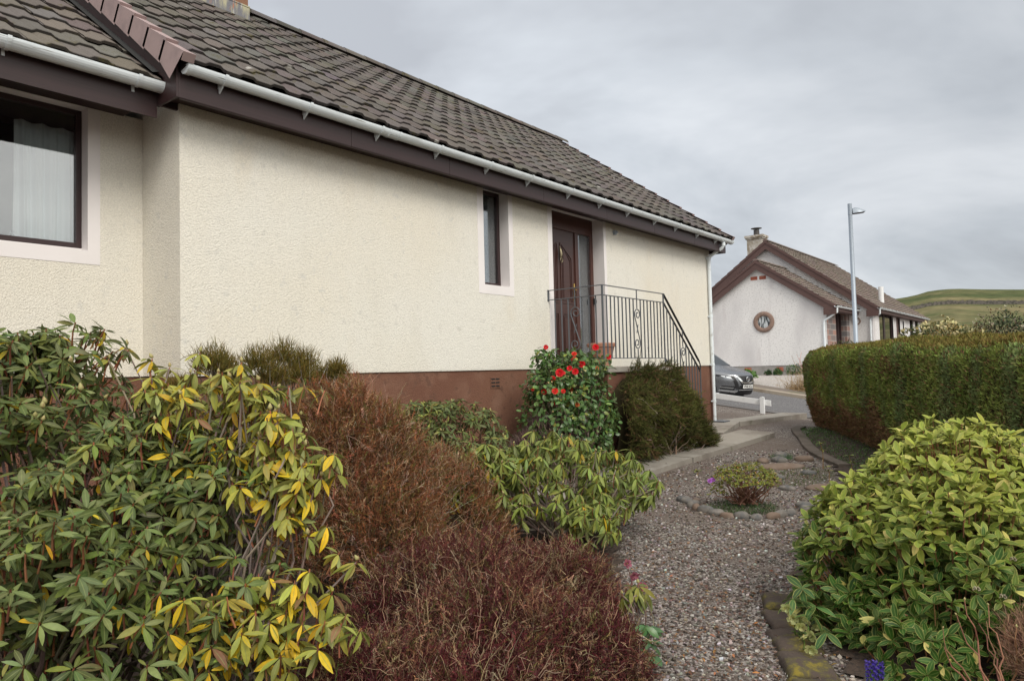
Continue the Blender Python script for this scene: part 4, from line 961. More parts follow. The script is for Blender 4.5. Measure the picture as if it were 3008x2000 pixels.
for s in (-1, 1):
    for yy in (.95, 3.55):
        b = MB(); k = 24
        prof = [(.20,-.10),(.30,-.11),(.335,-.09),(.34,0),(.335,.09),(.30,.11),(.20,.10)]
        v = [(s*.80+dx, yy+r*math.cos(2*PI*j/k), .34+r*math.sin(2*PI*j/k)) for r, dx in prof for j in range(k)]
        b.add(v, [(i*k+j, i*k+(j+1) % k, (i+1)*k+(j+1) % k, (i+1)*k+j) for i in range(6) for j in range(k)]); wh = b.build('wheel', M['tyre'], car, smooth=True)
        b = MB()
        for q in range(5):
            a = q*2*PI/5; c_, s_ = math.cos(a), math.sin(a); x = s*.905
            b.add([(x, yy+.04*-s_, .34+.04*c_), (x, yy+.04*s_, .34-.04*c_), (x-.01*s, yy+.21*c_+.03*s_, .34+.21*s_-.03*c_), (x-.01*s, yy+.21*c_-.03*s_, .34+.21*s_+.03*c_)], [(0,1,2,3)])
        b.tube([(s*.86,yy,.34),(s*.91,yy,.34)], .05, 12); b.build('rim', M['silver'], wh)
        b = MB(); v = [(s*.918, yy+r*math.cos(a), .34+r*math.sin(a)) for r in (.36,.41) for a in np.linspace(-.3, PI+.3, 20)]; b.add(v, [(i, i+1, 20+i+1, 20+i) for i in range(19)]); b.build('wheel_arch', M['carblk'], car)
for s in (-1, 1):
    b = MB(); b.lathe([(.001,-.08),(.06,-.07),(.085,0),(.06,.07),(.001,.08)], (s*1.0,1.85,1.14), 12); b.box(min(s*.84,s*1.0),max(s*.84,s*1.0),1.83,1.88,1.05,1.09); b.build('mirror', M['carpaint'], car, smooth=True)
for o_ in car.children:
    pass

# ================================================================== VEGETATION
GRN = V3(.065,.092,.020); GLAU = V3(.155,.190,.070); YEL = V3(.58,.40,.02); YG = V3(.36,.345,.060); OLV = V3(.17,.185,.040)
def stems(mb, base, tips, r0, r1, col=(.2,.16,.13), sag=.15, via=None):
    for t in tips:
        base_ = np.array(base) + V3(*rng.normal(size=3)*.05*V3(1,1,0)); t = np.array(t)
        m1 = base_*(.6)+t*.4 + rng.normal(size=3)*sag*.5; m2 = base_*.25+t*.75 + rng.normal(size=3)*sag*.35 - V3(0,0,.03)
        pts = []
        wb = np.linalg.norm(t-base_)*.028
        for u in np.linspace(0, 1, 7): pts.append(base_*(1-u)**3 + 3*m1*u*(1-u)**2 + 3*m2*u*u*(1-u) + t*u**3 + rng.normal(size=3)*wb*(0 < u < 1))
        mb.tube(pts, np.linspace(r0, r1, 7), 5, col=jitc(col, 1, .2)[0], cap=False)
def tagveg(t): return t
def bud_parts(root, pts, r, m, name='bud', n=60):
    """each bud its own mesh: copies of one pointed bud"""
    if not len(pts): return
    b = MB(); b.lathe([(.001,-.2*r),(.75*r,.3*r),(1.0*r,1.0*r),(.55*r,2.0*r),(.001,2.7*r)], (0,0,0), 7); src = b.build(name, m, None, smooth=True)
    base = np.array(BASE[root.name])
    for i, p in enumerate(pts[:n]):
        o = src if i == 0 else src.copy()
        if i: C.objects.link(o)
        o.parent = root; o.location = tuple(np.array(p)-base); s = rng.uniform(.75, 1.2); o.scale = (s, s, s); o.rotation_euler = (rng.normal()*.3, rng.normal()*.3, rng.uniform(0, 6))
M['bud'] = mat('leaf_bud', (.36,.33,.13), .6, noise=(90,(.30,.17,.09),.5,.65))

def rhodo(name, label, base, P, A, nL, L, W, cf, el, droop, stemc=(.22,.18,.15), r0=.016, buds=.6, inner=0, prof='lance', tiers=3, group=None, pet=.10, petc=(.30,.24,.06), mat_=None, budr=.009):
    root = thing(name, label, 'shrub', base, group)
    b = MB(); rosettes(b, P, A, nL, L, W, cf, el, droop, prof, .3, tiers, pet); b.build('leaves', mat_ or M['leaf_rh'], root, smooth=True)
    b = MB(); sel = rng.permutation(len(P))[:min(len(P), 110)]
    stems(b, base, P[sel], r0, .0035, stemc); 
    # last year's shoots below every whorl
    for p, a in zip(P, A): b.tube([p - nrm(a)*.09 + rng.normal(size=3)*.008 - V3(0,0,.02), p - nrm(a)*.04, p+nrm(a)*.008], [.0042,.0034,.003], 4, col=jitc((.26,.11,.06), 1, .3)[0], cap=False)
    b.build('stems', M['twiggy'], root)
    bp_ = [p + nrm(a)*.012 for p, a in zip(P, A) if rng.random() < buds]; bud_parts(root, bp_, budr, M['bud'], n=95)
    return root
def blob(n, lat, dep, z, rl, rd, rz, low=-.9, sh=(.3,1.0)):
    p, a = ell_pts(n, (0,0,0), (rl,rd,rz), low, sh); ax = V3(math.cos(YAW), -math.sin(YAW), 0); fw = V3(math.sin(YAW), math.cos(YAW), 0); T = lambda q: q[:, :1]*ax + q[:, 1:2]*fw + q[:, 2:]*V3(0,0,1)
    return CAM*V3(1,1,0) + ax*lat + fw*dep + V3(0,0,z) + T(p), T(a)
# --- big glaucous rhododendron, left foreground
def cf_green(p, k, e):
    t = rng.random(k); c = mixc(GRN*.95, GLAU, t**1.2); low = (e < .0)
    c = np.where(((low | (rng.random(k) < .2)) & (rng.random(k) < .5))[:, None], mixc(GRN, OLV*1.25, rng.random(k)), c)
    c = np.where((low & (rng.random(k) < .05))[:, None], YEL*.8, c); return jitc(c*rng.uniform(.75,1.3), k, .22)
def pts_union(specs):
    Ps, As = [], []
    for n, c, r, low, sh in specs:
        p, a = ell_pts(n, c, r, low, sh); Ps.append(p); As.append(a)
    return np.concatenate(Ps), np.concatenate(As)
P, A = pts_union([(330,(-1.95,-2.05,-.42),(.75,.62,.62),-.6,(.75,1.02)), (230,(-1.62,-2.75,-.72),(.50,.55,.50),-.6,(.75,1.02)), (230,(-2.0,-3.10,-.98),(.50,.45,.50),-.7,(.75,1.0)), (110,(-1.50,-2.95,-.55),(.26,.42,.36),-.8,(.3,1.0)), (20,(-1.50,-3.35,-1.0),(.26,.35,.30),-.8,(.3,1.0)),
                  (50,(-1.93,-2.02,.06),(.34,.30,.19),-.1,(.4,1.0)), (50,(-1.72,-3.25,-1.12),(.36,.38,.32),-.5,(.7,1.0)), (200,(-1.9,-2.6,-.8),(.6,.6,.55),-.9,(.2,.75))])
P2, A2 = blob(100, -2.2, 3.45, .07, .36, .3, .22); P3, A3 = blob(110, -1.55, 3.15, -.42, .40, .3, .26); P4, A4 = blob(80, -2.25, 3.25, -.22, .34, .25, .22); P = np.concatenate([P, P2, P3, P4]); A = np.concatenate([A, A2, A3, A4])
A = nrm(A*.75 + V3(.15,-.25,.75)); 
rhodo('rhododendron', 'large rhododendron with grey green leaves in the left foreground', (-1.85,-2.6,-1.55), P, A, (7,12), (.042,.092), (.24,.32), cf_green, (-.1,.6), (.05,.40), budr=.011, r0=.012, stemc=(.15,.115,.09), inner=0, buds=.5, group=None)
# --- yellowing rhododendron beside it
YP = np.array([(-1.419,-2.261,.124),(-1.385,-2.463,.053),(-1.241,-2.644,.078),(-1.242,-2.803,-.04),(-1.065,-3.025,-.108),(-.988,-3.121,-.091),(-1.381,-2.789,-.056),(-1.382,-2.628,.007),(-1.111,-2.807,-.001),(-1.265,-3.094,-.292),(-1.286,-3.228,-.359),(-1.223,-3.308,-.362),(-1.122,-3.274,-.221),(-1.188,-3.512,-.462),(-1.149,-3.561,-.449),(-1.322,-3.344,-.545),(-1.389,-3.26,-.63),(-1.278,-3.399,-.6),(-1.165,-3.38,-.29),(-1.209,-3.646,-.748),(-1.166,-3.699,-.784),(-1.366,-3.609,-.868),(-1.289,-3.706,-.871),(-1.288,-3.868,-.977),(-1.521,-3.415,-.837),(-1.635,-3.433,-.893),(-1.438,-3.519,-.807),(-1.386,-3.664,-.909),(-1.332,-3.812,-.96),(-1.408,-3.557,-.907),(-1.556,-3.532,-.951),(-1.623,-3.528,-1.055),(-1.735,-3.467,-.973),(-1.564,-3.682,-1.055),(-1.551,-2.737,-.089),(-1.447,-3.027,-.205),(-1.324,-3.021,-.156),(-1.477,-3.15,-.415),(-1.193,-3.185,-.218),(-1.516,-2.299,.058)])
YA = nrm(rng.normal(size=YP.shape)*.22 + V3(.25,-.12,1))
extra, ea = ell_pts(60, (-1.34,-2.95,-.30), (.28,.48,.34), -.7, (.2,.98)); ex2, ea2 = ell_pts(44, (-1.24,-3.36,-.50), (.17,.30,.36), -.9, (.2,1.0)); extra = np.concatenate([extra, ex2]); ea = np.concatenate([ea, ea2]); bl = [blob(60, -1.32, 3.20, -.12, .50, .28, .16), blob(30, -.99, 3.05, -.43, .22, .25, .24), blob(62, -.99, 2.72, -.93, .40, .24, .20)]; extra = np.concatenate([extra]+[q[0] for q in bl]); ea = np.concatenate([ea]+[q[1] for q in bl]); YP = np.concatenate([YP, extra]); YA = np.concatenate([YA, nrm(ea*.4+V3(0,0,1))])
def cf_yel(p, k, e):
    t = rng.random(k); c = mixc(YG, OLV*1.2, t); low = (e < -.0)
    c = np.where((low & (rng.random(k) < .30))[:, None], YEL*rng.uniform(.75,1.05), c); c = np.where((rng.random(k) < .05)[:, None], V3(.24,.13,.06), c); return jitc(c, k, .14)
rhodo('rhododendron', 'straggly rhododendron with drooping yellow leaves, in front of the red heather', (-1.45,-3.0,-1.55), YP, YA, (7,12), (.056,.105), (.24,.32), cf_yel, (-.75,.15), (.1,.45), stemc=(.25,.20,.17), r0=.007, buds=.6)
# --- dark green compact rhododendron in the middle
P, A = pts_union([(300,(2.36,-.85,-.72),(.66,.52,.43),-.5,(.7,1.02)), (150,(2.25,-1.35,-.98),(.50,.42,.34),-.5,(.6,1.0)), (40,(2.2,-.70,-.45),(.32,.30,.14),-.2,(.6,1.0))]); A = nrm(A*.6+V3(0,-.15,.8))
rhodo('rhododendron', 'compact dark green rhododendron under the air brick of the brown plinth', (2.4,-.85,-1.41), P, A, (7,10), (.06,.10), (.24,.31), lambda p, k, e: jitc(np.where((rng.random(k) < .16)[:, None], OLV*1.3, mixc(GRN*.9, GLAU*.75, rng.random(k))), k, .18), (-.2,.6), (.05,.35), stemc=(.2,.12,.08), r0=.01, buds=.25)
# --- yellow green rhododendron by the path
P, A = pts_union([(210,(1.95,-2.40,-.98),(.64,.52,.46),-.6,(.6,1.02)), (120,(2.45,-2.75,-1.10),(.48,.38,.38),-.6,(.5,1.0)), (60,(1.75,-2.95,-1.2),(.4,.3,.25),-.5,(.4,1.0)), (90,(1.55,-2.1,-.95),(.4,.4,.36),-.3,(.6,1.0))]); A = nrm(A*.45+V3(0,-.1,1))
rhodo('rhododendron', 'yellow green rhododendron with drooping narrow leaves beside the gravel path', (2.0,-2.5,-1.46), P, A, (8,12), (.08,.125), (.20,.26), lambda p, k, e: jitc(np.where((rng.random(k) < .035)[:, None], YEL*.7, mixc(V3(.25,.285,.050), V3(.13,.175,.045), rng.random(k))), k, .15), (-1.0,.0), (.05,.35), stemc=(.33,.26,.22), r0=.012, buds=.45, budr=.008)
# small rhododendron spray at the path edge, lower middle
P, A = pts_union([(7,(.56,-3.98,-1.30),(.12,.12,.08),-.2,(.3,1.0))]); A = nrm(A*.4+V3(0,0,1))
rhodo('rhododendron', 'small drooping rhododendron shoot at the lower path edge', (.52,-4.0,-1.5), P, A, (7,9), (.08,.12), (.24,.3), lambda p, k, e: jitc(mixc(YG*.7, GRN*1.2, rng.random(k)), k, .15), (-1.0,-.2), (.1,.4), r0=.005, buds=.3)

# --- heathers
def heather(name, label, base, specs, n, L, r, cols, tip, up=.7, segs=3, bend=.3, twigs=60, twigc=(.30,.24,.18), cat='heather', group=None, wob=.18, tr=.008, rand=.42, stray=0, sprig=0, leafy=0, leafc=None):
    root = thing(name, label, cat, base, group); b = MB(); tot = sum(s[0] for s in specs)
    for (wn, c, rr, low, sh) in specs:
        k = int(n*wn/tot); p, a = ell_pts(int(k*1.35), c, rr, low, sh); p = p + a*(snoise(p, 5.5, 41)*.055+snoise(p, 15, 42)*.03)[:, None]; keep_ = (snoise(p, 8, 43) + rng.normal(size=len(p))*.35) > -.42; p, a = p[keep_], a[keep_]; k = len(p)
        patch_ = snoise(p, 3.6, 3)*.5+.5; ci = np.clip((patch_*.9 + rng.random(k)*.8 - .25)*len(cols), 0, len(cols)-1).astype(int)
        c0 = jitc(np.array(cols)[ci], k, .25); c1 = jitc(mixc(c0, np.broadcast_to(np.array(tip), (k, 3)), np.clip(rng.random(k)*1.2, 0, 1)), k, .15)
        d = nrm(a*(1-up) + V3(0,0,up) + rng.normal(size=(k, 3))*rand + snoise(p, 9, 51)[:, None]*V3(.35,-.25,0))
        if sprig:
            ln = rng.uniform(L[0], L[1], k); strands(b, p-d*ln[:, None]*.8, d, ln*1.8, r*.8, c0*.8, c1, 4, .35, .12)
            t_ = np.tile(np.linspace(.25, 1, sprig), k); q_ = np.repeat(p, sprig, 0) + np.repeat(d*ln[:, None], sprig, 0)*(t_*1.0-.1)[:, None]; dd_ = nrm(np.repeat(d, sprig, 0)*.8 + rng.normal(size=(k*sprig, 3))*.55); kk = k*sprig
            strands(b, q_, dd_, rng.uniform(.12,.26,kk)*np.repeat(ln, sprig), r*1.25, jitc(np.repeat(c0, sprig, 0), kk, .15), jitc(np.repeat(c1, sprig, 0), kk, .18), 1, .1, .05, .45)
            continue
        strands(b, p - d*L[0]*.6, d, rng.uniform(L[0], L[1], k), rng.uniform(r*.6, r*1.2, k), c0, c1, segs, bend, wob)
    for (wn, c, rr, low, sh) in specs:
        k = int(stray*wn/tot)
        if k:
            p, a = ell_pts(k, c, np.array(rr)*.97, low, (.85,1.0)); strands(b, p, nrm(a*.5+rng.normal(size=(k,3))*.5+V3(0,0,up*.9)), rng.uniform(L[1]*.7, L[1]*1.7, k), rng.uniform(.0012,.0026,k), jitc((.24,.16,.10), k, .3), jitc((.40,.29,.19), k, .25), 5, .7, .45)
    b.build('shoots', M['twiggy'], root)
    b = MB()
    tp = []
    for (wn, c, rr, low, sh) in specs: tp.append(ell_pts(int(twigs*wn/tot)+1, c, np.array(rr)*.93, low, (.6,1.0))[0])
    tp = np.concatenate(tp); stems(b, base, tp, tr, .0018, twigc, .10)
    b.build('stems', M['twiggy'], root)
    if leafy:
        b = MB()
        for (wn, c, rr, low, sh) in specs:
            k = int(leafy*wn/tot); p, a = ell_pts(k, c, rr, low, sh); leaves(b, p, nrm(a+rng.normal(size=(k,3))*.6+V3(0,0,.4)), nrm(rng.normal(size=(k,3))), rng.uniform(.01,.022,k), .006, jitc(leafc, k, .3), .2, .1, 'tiny')
        b.build('leaves', M['leaf'], root)
    return root
BRN = [(.22,.095,.05),(.27,.155,.09),(.12,.052,.03),(.36,.26,.17),(.13,.125,.035),(.24,.10,.045),(.15,.085,.045)]
heather('heather', 'tall rust brown tree heather leaning against the brown plinth', (.35,-1.9,-1.48), [(5,(.25,-2.0,-1.15),(.66,.62,.98),-.2,(.72,1.0)),(3,(.95,-2.0,-1.35),(.62,.6,.74),-.1,(.72,1.0)),(2,(.1,-2.3,-1.25),(.52,.5,.6),-.1,(.7,1.0)),(3,(.3,-1.7,-.7),(.5,.45,.57),0,(.8,1.04))],
        11500, (.05,.13), .0019, BRN, (.30,.11,.05), .55, 3, .5, 240, (.42,.34,.27), stray=1300, sprig=12, leafy=12000, leafc=(.085,.095,.02))
RED = [(.085,.026,.022),(.115,.045,.030),(.20,.115,.065),(.30,.20,.12),(.06,.018,.020),(.10,.09,.03),(.085,.022,.024)]
heather('heather', 'low dark red heather mound filling the bottom middle of the garden', (-.2,-3.4,-1.5), [(6,(-.15,-3.30,-1.52),(.86,.62,.60),.0,(.78,1.0)),(4,(-.55,-3.75,-1.50),(.62,.5,.47),.0,(.78,1.0)),(3,(.35,-3.55,-1.52),(.48,.42,.50),.0,(.75,1.0)),(3,(-.9,-4.05,-1.52),(.45,.36,.38),0,(.75,1.0)),(3,(-.22,-4.08,-1.54),(.42,.36,.42),0,(.75,1.0)),(2,(.62,-3.45,-1.54),(.36,.34,.40),0,(.75,1.0)),(3,(-1.1,-3.7,-1.52),(.42,.4,.42),0,(.75,1.0))],
        17000, (.035,.085), .0018, RED, (.135,.032,.034), .45, 3, .7, 420, (.46,.35,.24), wob=.5, rand=.6, stray=1900, sprig=9, leafy=16000, leafc=(.085,.022,.024), tr=.006)
OLI = [(.11,.105,.028),(.15,.115,.03),(.09,.095,.03)]
root = thing('heather', 'olive tree heather with brushy tops against the cream wall', 'heather', (.75,-.62,-1.42))
b = MB(); bs = MB()
cl = [(.12,.30,.16,.14),(.38,.18,.12,.11),(-.05,.10,.12,.10),(.62,.30,.17,.15),(.85,.36,.18,.16),(1.05,.30,.17,.15),(1.22,.14,.15,.13),(1.40,.10,.12,.10),(.74,.18,.15,.12),(.30,.26,.13,.12),(.97,.18,.15,.12),(-.18,.02,.1,.1),(1.27,.22,.12,.12)]
for (dx, top, rw_, rh) in cl:
    cx, cy, cz = dx*1.08-.30, -.62+rng.normal()*.08, top-.18-rh*.3
    p, a = ell_pts(900, (cx, cy, cz), (rw_*1.1, rw_*1.1, rh*1.15), -.5, (.2,1.0)); d = nrm(a*.5+V3(0,0,.7)+rng.normal(size=(900,3))*.25)
    strands(b, p-d*.03, d, rng.uniform(.03,.085,900), .0026, jitc(np.array(OLI)[rng.integers(0,3,900)], 900, .2), jitc((.19,.13,.03), 900, .25), 2, .3, .1)
    stems(bs, (.42+dx*.2, -.62, -1.42), p[:14], .010, .002, (.22,.19,.15), .10)
b.build('shoots', M['twiggy'], root); bs.build('stems', M['twiggy'], root)
PUR = [(.11,.065,.065),(.15,.09,.085),(.08,.05,.05),(.13,.11,.07)]
heather('heather', 'low purple brown heather cushion in front of the camellia', (4.1,-.75,-1.34), [(1,(4.10,-.80,-1.3),(.66,.45,.68),.0,(.8,1.0))], 8000, (.06,.11), .0045, PUR, (.20,.13,.13), .75, 2, .15, 30, (.2,.15,.12), wob=.1)
heather('heather', 'dry brown heather in the bottom right corner', (1.05,-6.0,-1.52), [(1,(.98,-5.86,-1.42),(.30,.26,.26),.0,(.7,1.0))], 3000, (.04,.10), .0022, [(.22,.12,.07),(.30,.18,.11),(.16,.08,.05)], (.42,.26,.18), .5, 3, .4, 40, (.28,.16,.10))

# --- camellia with red flowers
cam = thing('camellia', 'glossy green camellia bush with red flowers below the door landing', 'shrub', (4.62,-.80,-1.36))
P1, A1 = pts_union([(960,(4.58,-.82,-.66),(.74,.52,.72),-.85,(.82,1.03)),(200,(4.75,-.85,-.05),(.50,.40,.25),-.3,(.7,1.05)),(150,(4.3,-.75,-.25),(.36,.32,.32),-.5,(.75,1.05)),(50,(4.25,-.70,.10),(.16,.15,.15),-.5,(.3,1.0)),(420,(4.65,-.8,-.6),(.55,.45,.62),-.9,(.3,.75))])
keep = P1[:,2] > -1.32; P1, A1 = P1[keep], A1[keep]
b = MB(); n = 3; Pn = np.repeat(P1, n, 0) + rng.normal(size=(len(P1)*n, 3))*.03; An = np.repeat(A1, n, 0)
D_ = nrm(An*.35 + rng.normal(size=An.shape)*.55 + V3(0,0,-.35)); U_ = nrm(An + V3(0,0,.5) + rng.normal(size=An.shape)*.25); k = len(Pn)
cc = mixc(V3(.045,.105,.030), V3(.11,.19,.050), rng.random(k)); cc = np.where((rng.random(k) < .06)[:, None], V3(.22,.25,.05), cc)
leaves(b, Pn, D_, U_, rng.uniform(.055,.088,k), rng.uniform(.034,.048,k), jitc(cc, k, .2), .15, .2, 'ovate'); b.build('leaves', M['leaf_cam'], cam, smooth=True)
b = MB(); stems(b, (4.65,-.85,-1.36), P1[rng.permutation(len(P1))[:120]], .016, .003, (.30,.24,.18), .16); b.build('stems', M['twiggy'], cam)
def flower(root, c, a, r, col, n=14, name='flower', center=(.5,.35,.08), mt='petal'):
    b = MB(); a = nrm(np.array(a, float)); x = nrm(np.cross(a, V3(.2,.4,.9))); y = np.cross(a, x)
    for ring, (m, el, l) in enumerate(((n, .15, 1.0), (max(4, n-4), .65, .75), (max(3, n-8), 1.1, .5))):
        if m <= 0: continue
        ph = np.arange(m)*2*PI/m + ring; rad = x*np.cos(ph)[:, None]+y*np.sin(ph)[:, None]; d = rad*math.cos(el)+a*math.sin(el)
        leaves(b, np.repeat(np.array([c]), m, 0)+rad*.004, d, nrm(a-rad*.4), r*l, r*l*.85, jitc(col, m, .12), -.15, .25, 'petal')
    b.lathe([(.001,0),(r*.14,.0),(r*.12,r*.15),(.001,r*.17)], tuple(np.array(c)+a*r*.05), 6, col=center)
    return b.build(name, M[mt], root, smooth=True)
outp = P1 + A1*.03; view = nrm(CAM - outp); face = (A1*view).sum(1)
cand = np.nonzero(face > .45)[0]; cand = cand[np.argsort(-outp[cand, 2]*.6 + rng.normal(size=len(cand))*.45)]
redc = (.72,.025,.035)
for (p, r) in (((4.10,-1.03,-.07),.050),((4.21,-1.10,-.02),.032),((4.33,-1.10,-.06),.040),((4.45,-1.12,.03),.042),((4.08,-.95,-.42),.030),((4.22,-.75,.25),.028),((4.78,-1.12,.24),.040),((4.95,-1.2,.12),.034)):
    flower(cam, p, nrm(CAM-np.array(p))+V3(0,0,.2), r, redc, 9)
for i in cand[:22]: flower(cam, outp[i], A1[i]+view[i]*.5, rng.uniform(.022,.038), (.72,.04,.03) if rng.random() < .6 else (.62,.15,.05), 8)
M['cambud'] = mat('camellia_bud', (.48,.36,.17), .6); bud_parts(cam, [outp[i] for i in cand[40:95]], .009, M['cambud'], 'flower_bud', 50)

# --- trained dark conifer broom in front of the steps
con = thing('conifer_shrub', 'feathery dark olive conifer shrub sprawling in front of the steps', 'shrub', (6.9,-1.2,-1.28))
nc = 3600; b = MB(); ZX = [5.2,5.5,5.9,6.5,6.9,7.2,7.45,7.65]; ZT = [-.30,-.07,.0,-.02,-.12,-.42,-.78,-1.1]
X_ = rng.uniform(5.2, 7.65, nc); zt = np.interp(X_, ZX, ZT) + .05*np.sin(X_*9)
fz = rng.random(nc)**.8; Z_ = -1.27 + (zt+1.27)*fz; bul = .07+.36*np.sin(PI*np.clip(fz*.86+.06, 0, 1))**.8; bul = bul + .12*snoise(np.stack([X_, Z_*1.3, X_*0], 1), 5, 5)
Y_ = -1.02 - np.clip(bul, .08, 1)*rng.uniform(.55, 1.0, nc); PC = np.stack([X_, Y_, Z_], 1)
DC = nrm(np.stack([snoise(PC, 3.0, 8)*.7+rng.normal(size=nc)*.45, -.55+rng.normal(size=nc)*.3, .35-.75*(snoise(PC, 2.6, 9) > .1)+rng.normal(size=nc)*.4], 1))
cn = np.clip(snoise(PC, 5, 11)*.5+.5+rng.normal(size=nc)*.2, 0, 1); CC = mixc(V3(.048,.056,.016), V3(.125,.130,.034), cn); CC = np.where((rng.random(nc) < .13)[:, None], V3(.15,.085,.045), CC)
m_ = 15; t_ = np.tile(np.linspace(0, 1, m_), nc); PP = np.repeat(PC, m_, 0) + np.repeat(DC, m_, 0)*(t_*.13)[:, None]; DD = nrm(np.repeat(DC, m_, 0) + rng.normal(size=(nc*m_, 3))*.42); k = nc*m_
P = PP; cc = np.repeat(CC, m_, 0); strands(b, PP, DD, rng.uniform(.02,.055,k)*(1.15-t_*.5), rng.uniform(.0022,.0036,k), jitc(cc, k, .15), jitc(cc*1.35, k, .15), 2, .3, .1)
strands(b, PC-DC*.05, DC, .19, .0022, (.10,.07,.04), (.10,.09,.035), 3, .1, .05)
q = rng.permutation(nc)[:260]; q = q[fz[q] > .8]; strands(b, PC[q], nrm(rng.normal(size=(len(q),3))*.5+V3(-.2,-.1,1)), rng.uniform(.08,.20,len(q)), .0026, (.10,.11,.03), (.13,.11,.04), 4, .5, .1)
b.build('foliage', M['conifer'], con)
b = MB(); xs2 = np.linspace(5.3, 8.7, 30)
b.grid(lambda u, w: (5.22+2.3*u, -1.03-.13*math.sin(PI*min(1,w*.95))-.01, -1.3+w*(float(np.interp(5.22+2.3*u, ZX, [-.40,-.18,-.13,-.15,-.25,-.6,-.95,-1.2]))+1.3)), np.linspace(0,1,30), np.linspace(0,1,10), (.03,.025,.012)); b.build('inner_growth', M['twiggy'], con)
b = MB(); stems(b, (6.6,-1.15,-1.28), P[rng.permutation(k)[:50]] , .012, .002, (.25,.20,.16), .25); b.build('stems', M['twiggy'], con)
for (p0, p1) in (((6.0,-1.05,-.05),(5.75,-1.25,.42)), ((5.9,-1.1,0),(5.45,-1.3,.12)), ((6.2,-1.1,0),(6.0,-1.2,.25))):
    b = MB(); b.tube([p0, tuple((np.array(p0)+np.array(p1))/2+V3(.03,0,.05)), p1], [.006,.004,.002], 5, col=(.12,.10,.07)); b.build('stray_shoot', M['twiggy'], con)

# --- clipped hedge
HP = np.array([(1.0,-7.0),(3.70,-5.70),(6.4,-4.42),(9.0,-3.05),(10.65,-2.14),(11.25,-1.75)]); HTOP = .20; HW_ = 1.25
seg = np.linalg.norm(np.diff(HP, axis=0), axis=1); cum = np.concatenate([[0], np.cumsum(seg)]); HL = cum[-1]
def hedge_xy(s):
    x = np.interp(s, cum, HP[:, 0]); y = np.interp(s, cum, HP[:, 1]); s2 = np.clip(s, .2, HL-.2); tx = np.interp(s2+.15, cum, HP[:, 0])-np.interp(s2-.15, cum, HP[:, 0]); ty = np.interp(s2+.15, cum, HP[:, 1])-np.interp(s2-.15, cum, HP[:, 1])
    t = nrm(np.stack([tx, ty], -1)); return x, y, t, np.stack([t[..., 1], -t[..., 0]], -1)   # inward normal (to the right of travel)
def hedge_surface(s, w):
    """w: 0 base of path-side face .. 1 top edge .. 2 far top edge; returns point and outward normal"""
    x, y, t, nr = hedge_xy(s); zb = h(x, y); top = HTOP - .13*(1-ss(2.5,8.5,s)) + .012*np.sin(s*2.1)
    fw = np.clip(w, 0, 1); ins = .22*(1-np.clip(fw*2.2, 0, 1))**1.5 + .10*np.clip((fw-.86)/.14, 0, 1)**2; tw = np.clip(w-1, 0, 1)
    off = ins + tw*(HW_-.1); z = zb + (top-zb)*np.minimum(fw*1.0, 1) + .05*np.sin(tw*PI)
    P = np.stack([x+nr[..., 0]*off, y+nr[..., 1]*off, z], -1); N_ = np.where((w < .93)[..., None], np.stack([-nr[..., 0], -nr[..., 1], .05+0*x], -1), np.stack([-nr[..., 0]*.25, -nr[..., 1]*.25, 1+0*x], -1))
    return P, nrm(N_)
def hedge_end(a, w):
    """rounded end: a 0..1 turns from the path face to the far side"""
    x, y, t, nr = hedge_xy(np.full(a.shape, HL)); zb = h(x, y); ang = a*PI
    cx = x+nr[:, 0]*HW_/2; cy = y+nr[:, 1]*HW_/2; fw = np.clip(w, 0, 1); R_ = HW_/2*(1-.30*(1-np.clip(fw*2.2, 0, 1))**1.5-.14*np.clip((fw-.82)/.18, 0, 1)**2)
    ra = np.where(w > 1, R_*(2-w)**.5, R_)
    dx = -nr[:, 0]*np.cos(ang)+t[:, 0]*np.sin(ang)*.55; dy = -nr[:, 1]*np.cos(ang)+t[:, 1]*np.sin(ang)*.55
    P = np.stack([cx+dx*ra, cy+dy*ra, zb+(HTOP-zb)*fw], -1); N_ = np.where((w < .95)[:, None], np.stack([dx, dy, 0*dx+.05], -1), np.stack([dx*.2, dy*.2, 1+0*dx], -1)); return P, nrm(N_)
hedge = thing('hedge', 'long clipped green conifer hedge browning at its base beside the gravel', 'hedge', (8,-4,-1.35))
k = 132000; s = HL - (HL-.2)*rng.random(k)**1.0; w = rng.random(k)*1.55; w = np.where(w > 1.0, 1+(w-1)*1.8, w)
Pa, Na = hedge_surface(s, w); ke = 30000; ae = rng.random(ke); we = rng.random(ke)*1.35; we = np.where(we > 1, 1+(we-1)*2.8, we); Pb, Nb = hedge_end(ae, we)
kc = 9000; uc = rng.random(kc); wc = rng.random(kc)*.98; x0_, y0_, t0_, n0_ = hedge_xy(np.full(kc, .2)); zb0 = h(x0_, y0_)
Pc = np.stack([x0_+n0_[:,0]*HW_*uc-t0_[:,0]*.05, y0_+n0_[:,1]*HW_*uc-t0_[:,1]*.05, zb0+(HTOP-.13-zb0)*wc], 1); Nc = nrm(np.stack([-t0_[:,0], -t0_[:,1], .05+0*uc], 1))
P = np.concatenate([Pa, Pb, Pc]); N_ = np.concatenate([Na, Nb, Nc]); W_ = np.concatenate([w, we, wc]); k = len(P); S_ = np.concatenate([s, np.full(ke, HL), np.full(kc, .2)])
lump = snoise(P, 4.5, 21)*.035 + snoise(P, 14, 22)*.018
P = P + N_*(lump[:, None] - rng.random((k, 1))**2*.045)
zrel = np.clip(W_, 0, 1)
cg = mixc(V3(.16,.21,.052), V3(.31,.36,.095), np.clip(snoise(P, 6, 23)*.45+.45+rng.normal(size=k)*.22, 0, 1))
cg = mixc(cg, V3(.18,.24,.12), np.clip(snoise(P*V3(1,1,.35), 2.6, 26)*.9, 0, .55))
